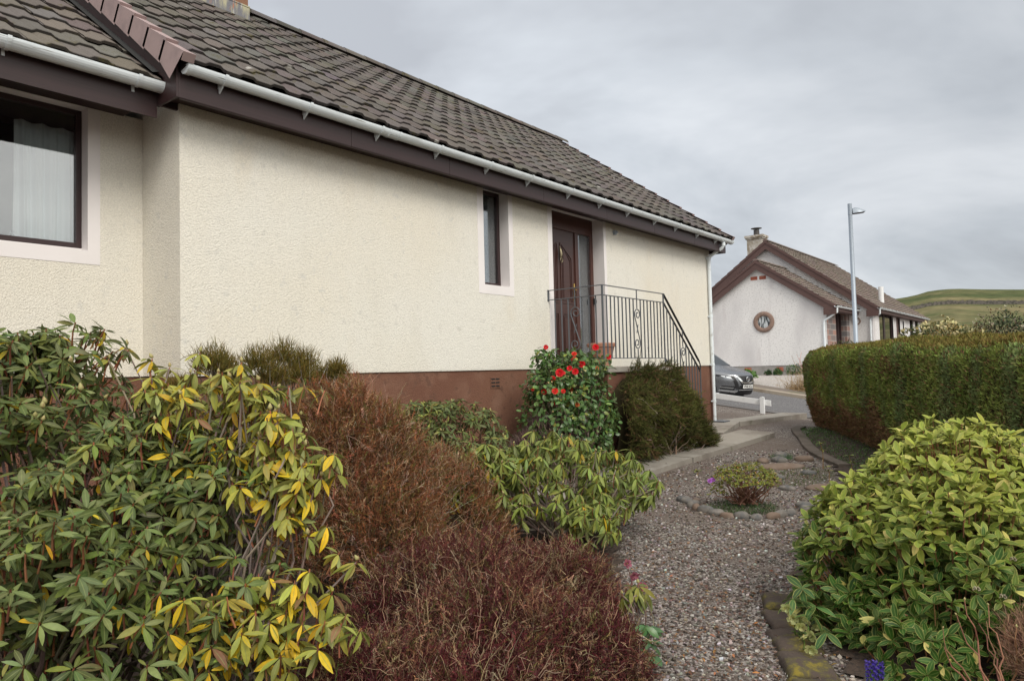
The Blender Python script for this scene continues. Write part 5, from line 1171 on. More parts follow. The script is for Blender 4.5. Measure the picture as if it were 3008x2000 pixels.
brown = mixc(V3(.20,.11,.055), V3(.34,.21,.115), rng.random(k))
far_ = np.clip((S_-5.2)/2.5, .12, 1)   # the far third of the hedge has browned
pb = np.clip((.50*far_+.16*snoise(P*V3(1,1,.5), 3.0, 24)-zrel)*4.5, 0, 1)*.92
pb = np.maximum(pb, .10+.45*np.clip((snoise(P, 2.3, 77)-.55)*3, 0, 1)*(zrel < .9)); isb = rng.random(k) < pb
c = np.where(isb[:, None], brown, cg); top = (W_ > .985); c = np.where(top[:, None], mixc(V3(.20,.145,.045), V3(.16,.17,.04), np.clip(rng.random(k)*.8+snoise(P, 5, 31)*.35, 0, 1)), c); c = jitc(c, k, .2)
d = nrm(N_*.55 + V3(0,0,.55) + rng.normal(size=(k,3))*.42); u = nrm(N_ + rng.normal(size=(k,3))*.5)
lw = np.clip(.55+.045*np.linalg.norm(P-CAM, axis=1), .7, 1.15)
b = MB(); leaves(b, P, d, u, rng.uniform(.028,.06,k)*lw, rng.uniform(.009,.017,k)*lw, c, .15, .3, 'tiny')
q = np.nonzero((zrel < .55) & isb)[0]; q = q[rng.random(len(q)) < .25]; strands(b, P[q]-N_[q]*.02, nrm(rng.normal(size=(len(q),3))*.5+N_[q]*.4-V3(0,0,.3)), rng.uniform(.05,.12,len(q)), .0022, (.14,.085,.05), (.26,.17,.10), 3, .4, .2)
q = rng.permutation(k)[:1500]; strands(b, P[q], nrm(N_[q]*.7+rng.normal(size=(len(q),3))*.4+V3(0,0,.4)), rng.uniform(.03,.085,len(q)), .0028, c[q], c[q]*1.25, 3, .3, .1)
b.build('foliage', M['conifer'], hedge)
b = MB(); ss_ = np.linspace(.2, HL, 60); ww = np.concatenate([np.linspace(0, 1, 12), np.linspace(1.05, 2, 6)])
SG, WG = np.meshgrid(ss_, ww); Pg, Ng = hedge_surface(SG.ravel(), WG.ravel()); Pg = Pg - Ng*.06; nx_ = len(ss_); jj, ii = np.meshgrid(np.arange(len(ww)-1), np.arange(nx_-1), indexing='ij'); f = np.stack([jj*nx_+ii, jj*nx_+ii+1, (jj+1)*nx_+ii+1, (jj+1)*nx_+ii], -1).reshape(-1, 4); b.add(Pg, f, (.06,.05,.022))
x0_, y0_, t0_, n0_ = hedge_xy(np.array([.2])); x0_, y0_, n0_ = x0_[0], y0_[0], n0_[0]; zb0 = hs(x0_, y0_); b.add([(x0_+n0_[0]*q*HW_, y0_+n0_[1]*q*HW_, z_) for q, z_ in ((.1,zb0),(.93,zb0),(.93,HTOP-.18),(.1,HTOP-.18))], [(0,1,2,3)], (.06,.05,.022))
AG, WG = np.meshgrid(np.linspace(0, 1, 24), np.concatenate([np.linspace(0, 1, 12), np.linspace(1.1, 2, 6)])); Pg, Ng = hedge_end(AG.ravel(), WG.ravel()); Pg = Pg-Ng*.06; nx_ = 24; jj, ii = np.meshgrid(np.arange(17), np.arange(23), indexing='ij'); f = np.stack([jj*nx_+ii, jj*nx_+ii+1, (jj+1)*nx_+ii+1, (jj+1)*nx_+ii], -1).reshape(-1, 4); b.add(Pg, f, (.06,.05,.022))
b.build('inner_core', M['twiggy'], hedge, smooth=True)  # solid dark core, added so nothing shows through the hedge
b = MB()
for s0 in np.arange(1.5, HL-.1, .33):
    x, y, t, nr = hedge_xy(np.array([s0+rng.normal()*.05])); x, y = x[0]+nr[0,0]*.34, y[0]+nr[0,1]*.34; z = hs(x, y)-.05
    b.tube([(x,y,z),(x+rng.normal()*.05,y+rng.normal()*.05,z+.35),(x+rng.normal()*.1,y+rng.normal()*.1,z+.8)], [.035,.028,.015], 6, col=(.16,.11,.08))
b.build('trunks', M['twiggy'], hedge)

# --- skimmia, right foreground
sk = thing('skimmia', 'broad skimmia bush with yellow edged leaves in the right foreground', 'shrub', (2.0,-5.35,-1.5))
P, A = pts_union([(1000,(2.25,-5.35,-1.35),(.95,.72,.90),-.12,(.86,1.02)),(360,(1.62,-4.90,-1.40),(.50,.36,.66),-.05,(.84,1.02)),(400,(1.65,-5.35,-1.42),(.72,.55,.72),-.05,(.86,1.02)),(160,(3.0,-5.1,-1.3),(.7,.55,.85),.1,(.85,1.0)),(230,(2.1,-5.3,-1.35),(.75,.6,.75),-.1,(.5,.82)),(150,(1.25,-5.32,-1.52),(.55,.38,.42),.0,(.8,1.0)),(120,(1.55,-5.0,-1.5),(.55,.36,.35),-.05,(.8,1.0))])
A = nrm(A*.65 + V3(-.12,.05,.62)); hi = np.clip((P[:,2]+1.35)/.8, 0, 1)
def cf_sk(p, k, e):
    t = np.clip((p[2]+1.22)/.62+rng.normal(size=k)*.18, 0, 1); c = mixc(V3(.034,.095,.010), V3(.33,.365,.055), t); return jitc(np.where((rng.random(k) < .03)[:, None], V3(.55,.48,.15), c), k, .13)  # yellower leaves on top; lower ones painted darker for the bush's self shadow
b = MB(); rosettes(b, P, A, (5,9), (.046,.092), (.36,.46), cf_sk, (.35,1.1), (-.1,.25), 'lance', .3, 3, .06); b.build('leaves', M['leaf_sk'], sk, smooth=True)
b = MB(); stems(b, (2.0,-5.35,-1.5), P[rng.permutation(len(P))[:160]], .014, .003, (.24,.13,.07), .15)
for p, a in zip(P, A): b.tube([p-nrm(a)*.10-V3(0,0,.02), p], [.0035,.0026], 4, col=jitc((.27,.14,.07), 1, .2)[0], cap=False)
b.build('stems', M['twiggy'], sk)
sel = [i for i in rng.permutation(len(P)) if P[i] @ nrm(CAM-V3(2.2,-5.3,-1.2)) > -99 and (A[i] @ nrm(CAM-P[i])) > -.2][:300:4]
M['skfl'] = mat('skimmia_flower_buds', (.40,.36,.25), .7, noise=(120,(.24,.16,.12),.5,.6)); M['berry'] = mat('red_berry', (.55,.02,.015), .25)
b = MB()
ql, _ = ell_pts(34, (0,0,.012), (.016,.016,.014), -.3, (.6,1))
for p in ql: b.lathe([(.001,-.0035),(.0033,0),(.001,.0035)], tuple(p), 5)
src = b.build('flower_head', M['skfl'], None)
for i, j in enumerate(sel[:70]):
    o = src if i == 0 else src.copy()
    if i: C.objects.link(o)
    o.parent = sk; o.location = tuple(P[j]+A[j]*.012-np.array(BASE[sk.name])); s_ = rng.uniform(.7,1.15); o.scale = (s_,s_,s_)
b = MB(); b.lathe([(.001,-.005),(.0045,-.002),(.0045,.002),(.001,.005)], (0,0,0), 8); src = b.build('berry', M['berry'], None, smooth=True)
for i, p in enumerate(((1.42,-4.70,-1.12),(1.44,-4.70,-1.13),(1.30,-5.42,-1.03),(1.33,-5.44,-1.035),(1.36,-5.42,-1.02))):
    o = src if i == 0 else src.copy()
    if i: C.objects.link(o)
    o.parent = sk; o.location = tuple(np.array(p)-np.array(BASE[sk.name]))
# bare twigs in front of it
tw = thing('bare_shrub', 'bare pinkish brown twigs in front of the skimmia', 'shrub', (.72,-5.62,-1.52))
b = MB(); stems(b, (.72,-5.62,-1.52), np.array([(.62,-5.50,-1.14),(.72,-5.52,-1.10),(.80,-5.60,-1.13),(.66,-5.44,-1.22),(.78,-5.7,-1.2),(.6,-5.45,-1.28),(.88,-5.55,-1.24),(.7,-5.6,-1.17)]), .005, .0015, (.33,.17,.11), .05); b.build('stems', M['twiggy'], tw)
bud_parts(tw, [V3(.62,-5.50,-1.14),V3(.72,-5.52,-1.10),V3(.80,-5.60,-1.13),V3(.66,-5.44,-1.22),V3(.78,-5.7,-1.2)], .005, M['bud'])
# hellebore and hyacinth
he = thing('hellebore', 'pale green hellebore flowers beside the mossy edging stones', 'flower', (.98,-4.72,-1.5))
b = MB(); lp = np.array([(.96,-4.70,-1.30),(.95,-4.80,-1.36),(1.05,-4.72,-1.26),(.9,-4.88,-1.42),(1.0,-4.8,-1.33)])
rosettes(b, lp, np.repeat([[0,0,1.]], 5, 0), (6,8), (.09,.14), (.28,.36), lambda p, k, e: jitc((.045,.10,.028), k, .2), (-.3,.3), (.1,.4)); b.build('leaves', M['leaf_sk'], he, smooth=True)
fl = [(.899,-4.684,-1.329),(.918,-4.707,-1.384),(.935,-4.728,-1.398),(.893,-4.756,-1.408),(.912,-4.78,-1.375),(.847,-4.78,-1.439),(.875,-4.814,-1.44),(.994,-4.803,-1.428),(.768,-4.84,-1.47)]
b = MB(); stems(b, (1.0,-4.75,-1.5), np.array(fl), .004, .002, (.14,.2,.06), .03); b.build('stems', M['twiggy'], he)
for p in fl: flower(he, p, V3(-.5,.0,-.35)+rng.normal(size=3)*.2, .030, (.58,.60,.27), 5)
hy = thing('hyacinth', 'violet blue hyacinth flower low in front of the skimmia', 'flower', (.36,-5.21,-1.52))
for dx, dy, hz in ((0,0,-1.345),(.035,-.02,-1.35)):
    b = MB()
    for q in range(34):
        a = q*2.4; z = hz-.05+.075*q/34; c_ = V3(.36+dx+.012*math.cos(a), -5.21+dy+.012*math.sin(a), z); m = 5; ph = np.arange(m)*2*PI/m; ax = nrm(V3(math.cos(a), math.sin(a), .2)); x = nrm(np.cross(ax, V3(0,0,1))); y = np.cross(ax, x)
        rad = x*np.cos(ph)[:, None]+y*np.sin(ph)[:, None]; leaves(b, np.repeat(c_[None], m, 0), nrm(rad+ax*.9), ax-rad*.3, .016, .006, jitc((.09,.06,.36), m, .2), -.3, .2, 'tiny')
    b.build('flower_spike', M['petal'], hy)
    b = MB(); b.tube([(.36+dx,-5.21+dy,-1.52),(.36+dx,-5.21+dy,hz)], .005, 6, col=(.12,.2,.06)); b.build('stem', M['leaf'], hy)
b = MB(); leaves(b, np.repeat([[.36,-5.21,-1.52]], 7, 0), nrm(V3(0,0,1)+rng.normal(size=(7,3))*.18), nrm(rng.normal(size=(7,3))), rng.uniform(.14,.2,7), .018, jitc((.07,.16,.05), 7, .1), .1, .3, 'long'); b.build('leaves', M['leaf_sk'], hy, smooth=True)
# pink hellebore at the heather's edge and glossy seedling below
ph = thing('hellebore', 'dusky pink hellebore at the edge of the red heather', 'flower', (.86,-3.74,-1.49))
pf = [(.84,-3.76,-1.22),(.80,-3.82,-1.27),(.86,-3.80,-1.29),(.78,-3.86,-1.33),(.84,-3.86,-1.34)]
b = MB(); stems(b, (.86,-3.74,-1.49), np.array(pf), .004, .002, (.2,.1,.08), .03); b.build('stems', M['twiggy'], ph)
for p in pf: flower(ph, p, V3(-.4,-.5,-.2)+rng.normal(size=3)*.2, .026, (.33,.11,.15), 5)
b = MB(); rosettes(b, np.array([(.84,-3.8,-1.36)]), np.array([[0,0,1.]]), (6,6), (.05,.09), (.3,.4), lambda p, k, e: jitc((.10,.17,.04), k, .2)); b.build('leaves', M['leaf_sk'], ph)
gs = thing('leafy_seedling', 'glossy dark green seedling at the bottom edge of the path', 'plant', (.30,-4.17,-1.5))
b = MB(); rosettes(b, np.array([(.30,-4.17,-1.36),(.26,-4.2,-1.42),(.38,-4.15,-1.40),(.2,-4.25,-1.46)]), np.repeat([[0,-.2,1.]], 4, 0), (5,7), (.06,.095), (.42,.52), lambda p, k, e: jitc((.05,.115,.04), k, .2), (-.3,.5), (.1,.4), 'ovate'); b.build('leaves', M['leaf_cam'], gs, smooth=True)
b = MB(); stems(b, (.30,-4.17,-1.5), np.array([(.30,-4.17,-1.36),(.38,-4.15,-1.40),(.2,-4.25,-1.46)]), .004, .002, (.2,.25,.1), .02); b.build('stems', M['twiggy'], gs)

# --- azalea in its ring of stones
az = thing('azalea', 'small yellow green azalea bush with two purple flowers inside a ring of stones', 'shrub', (4.15,-3.22,-1.42))
P, A = pts_union([(480,(4.12,-3.27,-1.16),(.30,.27,.15),-.35,(.7,1.05)),(120,(3.98,-3.12,-1.13),(.17,.15,.10),-.3,(.6,1.05)),(120,(4.2,-3.42,-1.2),(.18,.14,.12),-.3,(.6,1.0)),(60,(3.95,-3.02,-1.28),(.12,.1,.09),-.5,(.5,1))]); A = nrm(A*.5+V3(0,0,.8))
b = MB(); rosettes(b, P, A, (5,8), (.014,.026), (.38,.48), lambda p, k, e: jitc(np.where((rng.random(k) < .12)[:, None], V3(.36,.20,.05), mixc(V3(.12,.16,.03), V3(.30,.31,.05), rng.random(k))), k, .18), (.1,.8), (0,.2), 'ovate', .3, 2); b.build('leaves', M['leaf'], az)
b = MB(); stems(b, (4.15,-3.22,-1.42), P[rng.permutation(len(P))[:70]], .007, .0018, (.24,.13,.09), .07); b.build('stems', M['twiggy'], az)
for p in ((3.86,-2.98,-1.18),(3.89,-3.0,-1.17),(3.98,-3.14,-1.13)): flower(az, p, V3(-.6,-.3,.5), .022, (.42,.13,.55), 6)
def grass(name, label, base, cx, cy, rx, ry, n, L, col, kind='stuff'):
    b = MB(); a = rng.uniform(0, 2*PI, n); q = np.sqrt(rng.random(n)); x = cx+rx*q*np.cos(a); y = cy+ry*q*np.sin(a); P = np.stack([x, y, h(x, y)-.03], 1)
    leaves(b, P, nrm(V3(0,0,1)+rng.normal(size=(n,3))*.45), nrm(rng.normal(size=(n,3))), rng.uniform(L[0], L[1], n), .0045, jitc(col, n, .25), .5, .2, 'tiny'); o = b.build(name, M['leaf'], None); tag(o, label, 'grass', kind=kind); return o
grass('grass', 'tuft of grass and weeds under the azalea', None, 4.0, -3.25, .34, .34, 1100, (.025,.075), (.055,.10,.03))
grass('grass', 'tuft of thin grass by the grey cobble', None, 7.3, -2.55, .16, .14, 420, (.04,.10), (.09,.17,.07))
b = MB(); k = 5200; s = rng.uniform(4.2, HL-.2, k); x, y, t, nr = hedge_xy(s); o_ = rng.uniform(-.55, .25, k)*np.clip((HL+.6-s)/2.2, .25, 1); x = x+nr[:,0]*o_; y = y+nr[:,1]*o_
P = np.stack([x, y, h(x, y)+rng.uniform(-.02,.02,k)], 1); leaves(b, P, nrm(rng.normal(size=(k,3))*.7+V3(0,0,.4)), nrm(rng.normal(size=(k,3))*.4+V3(0,0,1)), rng.uniform(.012,.026,k), .013, jitc(mixc(V3(.05,.13,.025), V3(.10,.20,.04), rng.random(k)), k, .2), .1, .1, 'tiny')
tag(b.build('ground_cover', M['leaf'], None), 'low bright green weeds along the foot of the hedge', 'ground cover', kind='stuff')
# stones
def stone(label, c, r, rot=0, m='stone', group=None, seed=0, name='cobble'):
    g = np.random.default_rng(seed); b = MB(); nu, nv = 18, 11
    v = []
    for j in range(nv):
        th = PI*j/(nv-1)
        for i in range(nu):
            a = 2*PI*i/nu; d = V3(math.sin(th)*math.cos(a), math.sin(th)*math.sin(a), math.cos(th)); v.append(d)
    v = np.array(v); s = 1+.09*snoise(v, 2.2, seed+50)+.03*snoise(v, 6, seed+90); v = np.sign(v)*np.abs(v)**.88*s[:, None]*np.array(r)
    ca, sa = math.cos(rot), math.sin(rot); v = np.stack([v[:,0]*ca-v[:,1]*sa, v[:,0]*sa+v[:,1]*ca, v[:,2]], 1)
    b.add(v, [(j*nu+i, (j+1)*nu+i, (j+1)*nu+(i+1) % nu, j*nu+(i+1) % nu) for j in range(nv-1) for i in range(nu)])
    z = hs(c[0], c[1])-.03; o = b.build(name, M[m], None, smooth=True); o.location = (c[0], c[1], z+r[2]*.22); tag(o, label, 'stone', group); return o
RG = 'cobbles ringing the azalea'
ringp = []
for i, a in enumerate(np.linspace(1.75, 5.1, 15)):
    g = np.random.default_rng(i+900); x = 4.17+.57*math.cos(a)*(1+.05*g.normal()); y = -3.24+.55*math.sin(a)*(1+.05*g.normal()); ringp.append((x, y)); g = np.random.default_rng(i)
    stone('rounded cobble in the ring edging the azalea', (x, y), (g.uniform(.045,.095), g.uniform(.035,.062), g.uniform(.03,.055)), a+PI/2+g.normal()*.55, 'stone' if i % 3 else 'bigstone', RG, i)
stone('long flat grey stone at the left of the azalea ring', (4.02,-2.62), (.15,.06,.045), .9, 'stone', RG, 40)
stone('large flat brown stone lying behind the azalea', (6.55,-2.80), (.30,.13,.055), -.75, 'bigstone', None, 41, 'boulder')
SG2 = 'stones scattered behind the azalea'
for i, (x, y, rx_, ry_, rz_, m, lab) in enumerate([(7.35,-2.52,.12,.10,.08,'stone','smooth pale grey cobble farthest from the azalea'),(7.05,-2.60,.13,.09,.06,'stone','blue grey cobble beside the grass tuft'),(7.3,-2.85,.13,.10,.06,'bigstone','yellowish cobble right of the grey cobbles'),(6.9,-2.42,.10,.08,.05,'bigstone','brown cobble in front of the grass tuft'),
        (5.75,-2.98,.12,.09,.05,'stone','grey cobble in front of the large flat stone'),(5.35,-3.10,.09,.08,.08,'bigstone','upright brown cobble between azalea and flat stone'),(5.9,-2.86,.13,.1,.05,'bigstone','brown cobble against the large flat stone'),(5.2,-3.3,.10,.08,.04,'stone','dark grey cobble nearest the skimmia'),(5.45,-3.60,.20,.12,.04,'bigstone','pale flat wedge stone near the skimmia'),(5.05,-3.0,.09,.07,.04,'stone','small cobble just behind the azalea'),(6.3,-3.2,.1,.08,.04,'stone','half buried cobble among the weeds')]):
    stone(lab, (x, y), (rx_, ry_, rz_), i*1.1, m, SG2, 60+i)
grass('weeds', 'low weeds among the scattered stones', None, 6.0, -3.2, .7, .35, 900, (.02,.06), (.10,.13,.04))
for i, (x, y) in enumerate(((6.75,-3.25),(6.1,-3.75),(5.9,-3.55),(5.5,-2.1))):
    t = thing('seedling', ['tall thin yellow green seedling near the hedge kerb','small seedling above the skimmia','short seedling behind the skimmia','tiny yellow plant in the gravel near the path slab'][i], 'plant', (x, y, hs(x, y)-.03), 'seedlings in the gravel')
    z = hs(x, y); hh = (.30,.26,.14,.03)[i]; b = MB(); b.tube([(x,y,z-.03),(x+.02,y,z+hh*.5),(x+.0,y+.02,z+hh)], [.006,.004,.003], 5, col=(.3,.18,.08)); b.build('stem', M['twiggy'], t)
    b = MB(); rosettes(b, np.array([(x,y+.02,z+hh),(x+.02,y,z+hh*.7)]), np.repeat([[0,0,1.]], 2, 0), (6,8), (.05,.08), (.25,.3), lambda p, k, e: jitc((.20,.22,.06), k, .2)); b.build('leaves', M['leaf'], t)
# edging stones: mossy row by the skimmia, concrete kerb round the hedge bed
b_ = [(1.50,-4.46),(1.22,-4.58),(.95,-4.70),(.68,-4.84),(.42,-4.98),(.16,-5.12)]
for i, (x, y) in enumerate(b_):
    b = MB(); n = 10
    b.grid(lambda u, w: ((u-.5)*.30, (w-.5)*.24, .012+.006*math.sin(u*9+i)+.005*math.sin(w*7+i*2)-.03*max(abs(w-.5)*2, abs(u-.5)*2)**14), np.linspace(0,1,16), np.linspace(0,1,12))
    o = b.build('edging_stone', M['mossstone'], None, smooth=True)
    for s_ in (0,):
        b2 = None
    o.location = (x, y, hs(x, y)-.005); o.rotation_euler = (0, 0, math.radians(-153+rng.normal()*4)); so = o.modifiers.new('solid', 'SOLIDIFY'); so.thickness = .07; so.offset = -1
    tag(o, 'mossy flat edging stone in the row between gravel and skimmia', 'edging stone', 'mossy edging stones')
kp = [(11.2,-1.62),(10.7,-1.66),(10.2,-1.86),(9.4,-2.20),(8.6,-2.50),(7.95,-2.80),(7.45,-3.10),(6.95,-3.45)]
b = MB()
kp = np.array(kp); ti = np.linspace(0, len(kp)-1, 44); kx = np.interp(ti, range(len(kp)), kp[:,0]); ky = np.interp(ti, range(len(kp)), kp[:,1]); td = nrm(np.stack([np.gradient(kx), np.gradient(ky)], 1)); nn = np.stack([td[:,1], -td[:,0]], 1)
pr = [(-.10,-.08),(-.10,.008),(-.08,.018),(.05,.022),(.065,.012),(.065,-.08)]
v = np.array([[ (kx[i]+nn[i,0]*o, ky[i]+nn[i,1]*o, hs(kx[i], ky[i])+z) for o, z in pr] for i in range(44)]).reshape(-1, 3)
b.add(v, [(i*6+j, i*6+j+1, (i+1)*6+j+1, (i+1)*6+j) for i in range(43) for j in range(5)]); b.add(v[:6], [(5,4,3,2),(5,2,1,0)]); b.add(v[-6:], [(2,3,4,5),(0,1,2,5)]); struct(b.build('bed_edging', M['edgeconc'], smooth=False))

# --- loose gravel chips, litter
b = MB(); k = 26000
dd = 2.6+8.5*rng.random(k)**1.5; lt = rng.uniform(-.2, .46, k)*dd; F3 = V3(math.sin(YAW), math.cos(YAW)); R3 = V3(math.cos(YAW), -math.sin(YAW))
x = CAM[0]+F3[0]*dd+R3[0]*lt if False else CAM[0]+math.sin(YAW)*dd+math.cos(YAW)*lt; y = CAM[1]+math.cos(YAW)*dd-math.sin(YAW)*lt
ok = ~bedL(x, y) & ~bedR(x, y) & ~((y > -1.68) & (x > 3)); x, y, dd = x[ok], y[ok], dd[ok]; k = len(x)
r = rng.uniform(.0025,.0078,k)*(1+dd*.06); base8 = np.array([(sx, sy, sz) for sz in (-1,1) for sy in (-1,1) for sx in (-1,1)], float)
ang = rng.uniform(0, 6, k); ca, sa = np.cos(ang), np.sin(ang); v = base8[None]*(rng.uniform(.55,1.0,(k,8,1)))*np.stack([r*1.25, r, r*.6], 1)[:, None]
vx = v[..., 0]*ca[:, None]-v[..., 1]*sa[:, None]; vy = v[..., 0]*sa[:, None]+v[..., 1]*ca[:, None]; tz = v[..., 2] + vx*rng.normal(size=(k,1))*.3
v = np.stack([vx+x[:, None], vy+y[:, None], tz+(h(x, y)-.028+r*.35)[:, None]], 2)
fb = np.array([(0,2,3,1),(4,5,7,6),(0,1,5,4),(2,6,7,3),(0,4,6,2),(1,3,7,5)]); F = (fb[None]+(np.arange(k)*8)[:, None, None]).reshape(-1, 4)
pal = np.array([(.39,.36,.34),(.24,.215,.20),(.14,.118,.105),(.20,.135,.105),(.08,.063,.055),(.29,.24,.215),(.48,.46,.45)]); ci = rng.choice(7, k, p=[.15,.2,.2,.14,.16,.11,.04]); cc = jitc(pal[ci], k, .18)
b.add(v.reshape(-1, 3), F, np.repeat(cc, 8, 0)); tag(b.build('gravel_chips', M['chips']), 'loose pinkish grey gravel chips on the path', 'gravel', kind='stuff')
b = MB(); k = 6500; dd = 2.6+8*rng.random(k)**1.6; lt = rng.uniform(-.1, .47, k)*dd; x = CAM[0]+math.sin(YAW)*dd+math.cos(YAW)*lt; y = CAM[1]+math.cos(YAW)*dd-math.sin(YAW)*lt
ok = ~bedL(x, y) & ~((y > -1.68) & (x > 3)) & (rng.random(k) < np.clip(1.1-dd/9+.5*snoise(np.stack([x,y,x*0],1), 2.2, 70), 0, 1)); x, y = x[ok], y[ok]; k = len(x); P = np.stack([x, y, h(x, y)-.018], 1)
leaves(b, P, nrm(rng.normal(size=(k,3))*V3(1,1,.12)), nrm(V3(0,0,1)+rng.normal(size=(k,3))*.35), rng.uniform(.012,.04,k), rng.uniform(.004,.016,k), jitc(np.array([(.15,.075,.045),(.22,.11,.06),(.09,.05,.035),(.30,.15,.05)])[rng.integers(0,4,k)], k, .25), .2, .3, 'tiny')
q = rng.permutation(k)[:260]; strands(b, P[q]+V3(0,0,.004), nrm(rng.normal(size=(len(q),3))*V3(1,1,.05)), rng.uniform(.05,.16,len(q)), .0022, (.17,.10,.07), (.24,.16,.12), 3, .25, .12)
tag(b.build('leaf_litter', M['litter']), 'dead leaves and twigs scattered over the gravel', 'leaf litter', kind='stuff')
b = MB(); k = 260; x = rng.uniform(4.5, 9.6, k); y = -1.62+.62*rng.random(k)**.6; P = np.stack([x, y, h(x, y)+.012+np.interp(x,[4.5,9.6],[.02,.02])], 1); leaves(b, P, nrm(rng.normal(size=(k,3))*V3(1,1,.1)), nrm(V3(0,0,1)+rng.normal(size=(k,3))*.3), rng.uniform(.02,.05,k), .02, jitc((.07,.045,.03), k, .3), .2, .3, 'tiny'); tag(b.build('leaf_litter', M['litter']), 'dark leaf crumbs on the concrete path slabs', 'leaf litter', kind='stuff')

# --- distant shrubs and plants
def shrub_far(name, label, specs, base, n, L, cols, mat_='leaf', group=None, flower_=None, cat='shrub', stemc=(.2,.16,.13)):
    root = thing(name, label, cat, base, group); b = MB(); tot = sum(s[0] for s in specs)
    for wn, c, r, low, sh in specs:
        k = int(n*wn/tot); p, a = ell_pts(k, c, r, low, sh); p = p + a*(snoise(p, 3.5, 17)*.14)[:, None]; ci = np.clip((snoise(p, 3, 5)*.5+.5+rng.normal(size=k)*.3)*len(cols), 0, len(cols)-1).astype(int)
        leaves(b, p, nrm(a*.6+rng.normal(size=(k,3))*.6+V3(0,0,.3)), nrm(a+rng.normal(size=(k,3))*.5), rng.uniform(L*.6, L*1.2, k), L*.42, jitc(np.array(cols)[ci], k, .2), .2, .2, 'ovate' if L > .06 else 'tiny')
        if flower_:
            k = int(flower_[0]*wn/tot); p, a = ell_pts(k, c, np.array(r)*1.02, low, (.9,1.05)); p = p + a*(snoise(p, 3.5, 17)*.14)[:, None]; leaves(b, np.repeat(p,3,0), nrm(np.repeat(a,3,0)*.5+rng.normal(size=(k*3,3))*.7), nrm(np.repeat(a,3,0)), flower_[2], flower_[2]*.7, jitc(flower_[1], k*3, .15), .1, .2, 'tiny')
    b.build('leaves', M[mat_], root); b = MB(); tp = np.concatenate([ell_pts(12, s[1], np.array(s[2])*.8, s[3], (.5,1))[0] for s in specs]); stems(b, base, tp, .03, .006, stemc, .3); b.build('stems', M['twiggy'], root); return root
shrub_far('shrub', 'cream and yellow variegated shrub behind the hedge, next to the white house', [(4,(14.3,-3.6,-.05),(.62,.6,.82),-.4,(.6,1.0)),(2,(14.15,-3.15,.12),(.38,.35,.45),-.3,(.6,1)),(2,(14.45,-4.15,.05),(.4,.4,.5),-.3,(.6,1))], (14.3,-3.75,-1.15), 5200, .07, [(.045,.07,.022),(.08,.10,.03),(.14,.13,.04),(.32,.24,.09)], flower_=(300,(.52,.46,.24),.08))
shrub_far('shrub', 'dark leaved shrub with cream spots behind the hedge on the far right', [(4,(14.7,-4.65,-.05),(.75,.7,.98),-.4,(.6,1.0)),(4,(15.1,-5.7,-.15),(.8,.75,.98),-.4,(.6,1)),(2,(14.4,-5.2,-.1),(.6,.6,.75),-.3,(.6,1)),(2,(15.6,-6.9,-.2),(.8,.75,.95),-.3,(.6,1))], (15,-5.5,-1.25), 11000, .065, [(.035,.055,.022),(.06,.08,.03),(.09,.085,.04),(.14,.09,.05)], flower_=(230,(.42,.38,.28),.05), group=None)
shrub_far('shrub', 'rounded reddish green shrub in front of the white house behind the hedge', [(3,(26.2,1.2,.15),(1.0,.9,.62),-.5,(.6,1)),(2,(26.3,.0,.1),(.9,.8,.55),-.5,(.6,1))], (26.2,.8,-1.0), 3600, .11, [(.05,.075,.03),(.08,.11,.035),(.11,.07,.04)])
for i, (x, y, r, lab) in enumerate(((31.1,4.65,.40,'largest green cushion plant at the foot of the white gable'),(31.1,5.9,.20,'small green plant left of the largest one at the white gable'),(31.1,5.45,.22,'dark green cushion plant, middle one at the white gable'),(31.1,4.0,.22,'faint low green plant right of the largest one at the white gable'))):
    shrub_far('cushion_plant', lab, [(1,(x,y,hs(x,y)+.15),(r*.8,r,r*.8),-.1,(.6,1))], (x,y,hs(x,y)), 500, .08, [(.04,.09,.03),(.08,.16,.04)], group='plants at the foot of the white gable', cat='plant')
shrub_far('cushion_plant', 'bright green leafy plant just right of the car bonnet', [(1,(25.3,4.7,hs(25.3,4.7)+.30),(.35,.38,.28),-.2,(.5,1))], (25.3,4.7,hs(25.3,4.7)), 700, .11, [(.10,.22,.05),(.16,.28,.07)], cat='plant')
t = thing('dried_plant', 'dry straw coloured dead plant at the left end of the hedge', 'plant', (25.2,2.55,hs(25.2,2.55)))
b = MB(); k = 500; P = np.repeat([[25.2,2.55,hs(25.2,2.55)+.1]], k, 0)+rng.normal(size=(k,3))*V3(.3,.3,.05); strands(b, P, nrm(V3(0,0,.7)+rng.normal(size=(k,3))*.7), rng.uniform(.25,.6,k), .008, (.30,.20,.10), (.42,.31,.18), 4, 1.0, .3); b.build('stems', M['twiggy'], t)
t = thing('bare_shrub', 'leafless pinkish twigs above the left end of the hedge', 'shrub', (12.6,-1.6,-1.2))
b = MB(); stems(b, (12.6,-1.75,-1.2), np.array([(12.5,-1.2,.18),(12.4,-1.28,.10),(12.6,-1.15,.05),(12.5,-1.3,.22),(12.5,-1.1,.15)]), .008, .003, (.45,.27,.22), .06); b.build('stems', M['twiggy'], t)

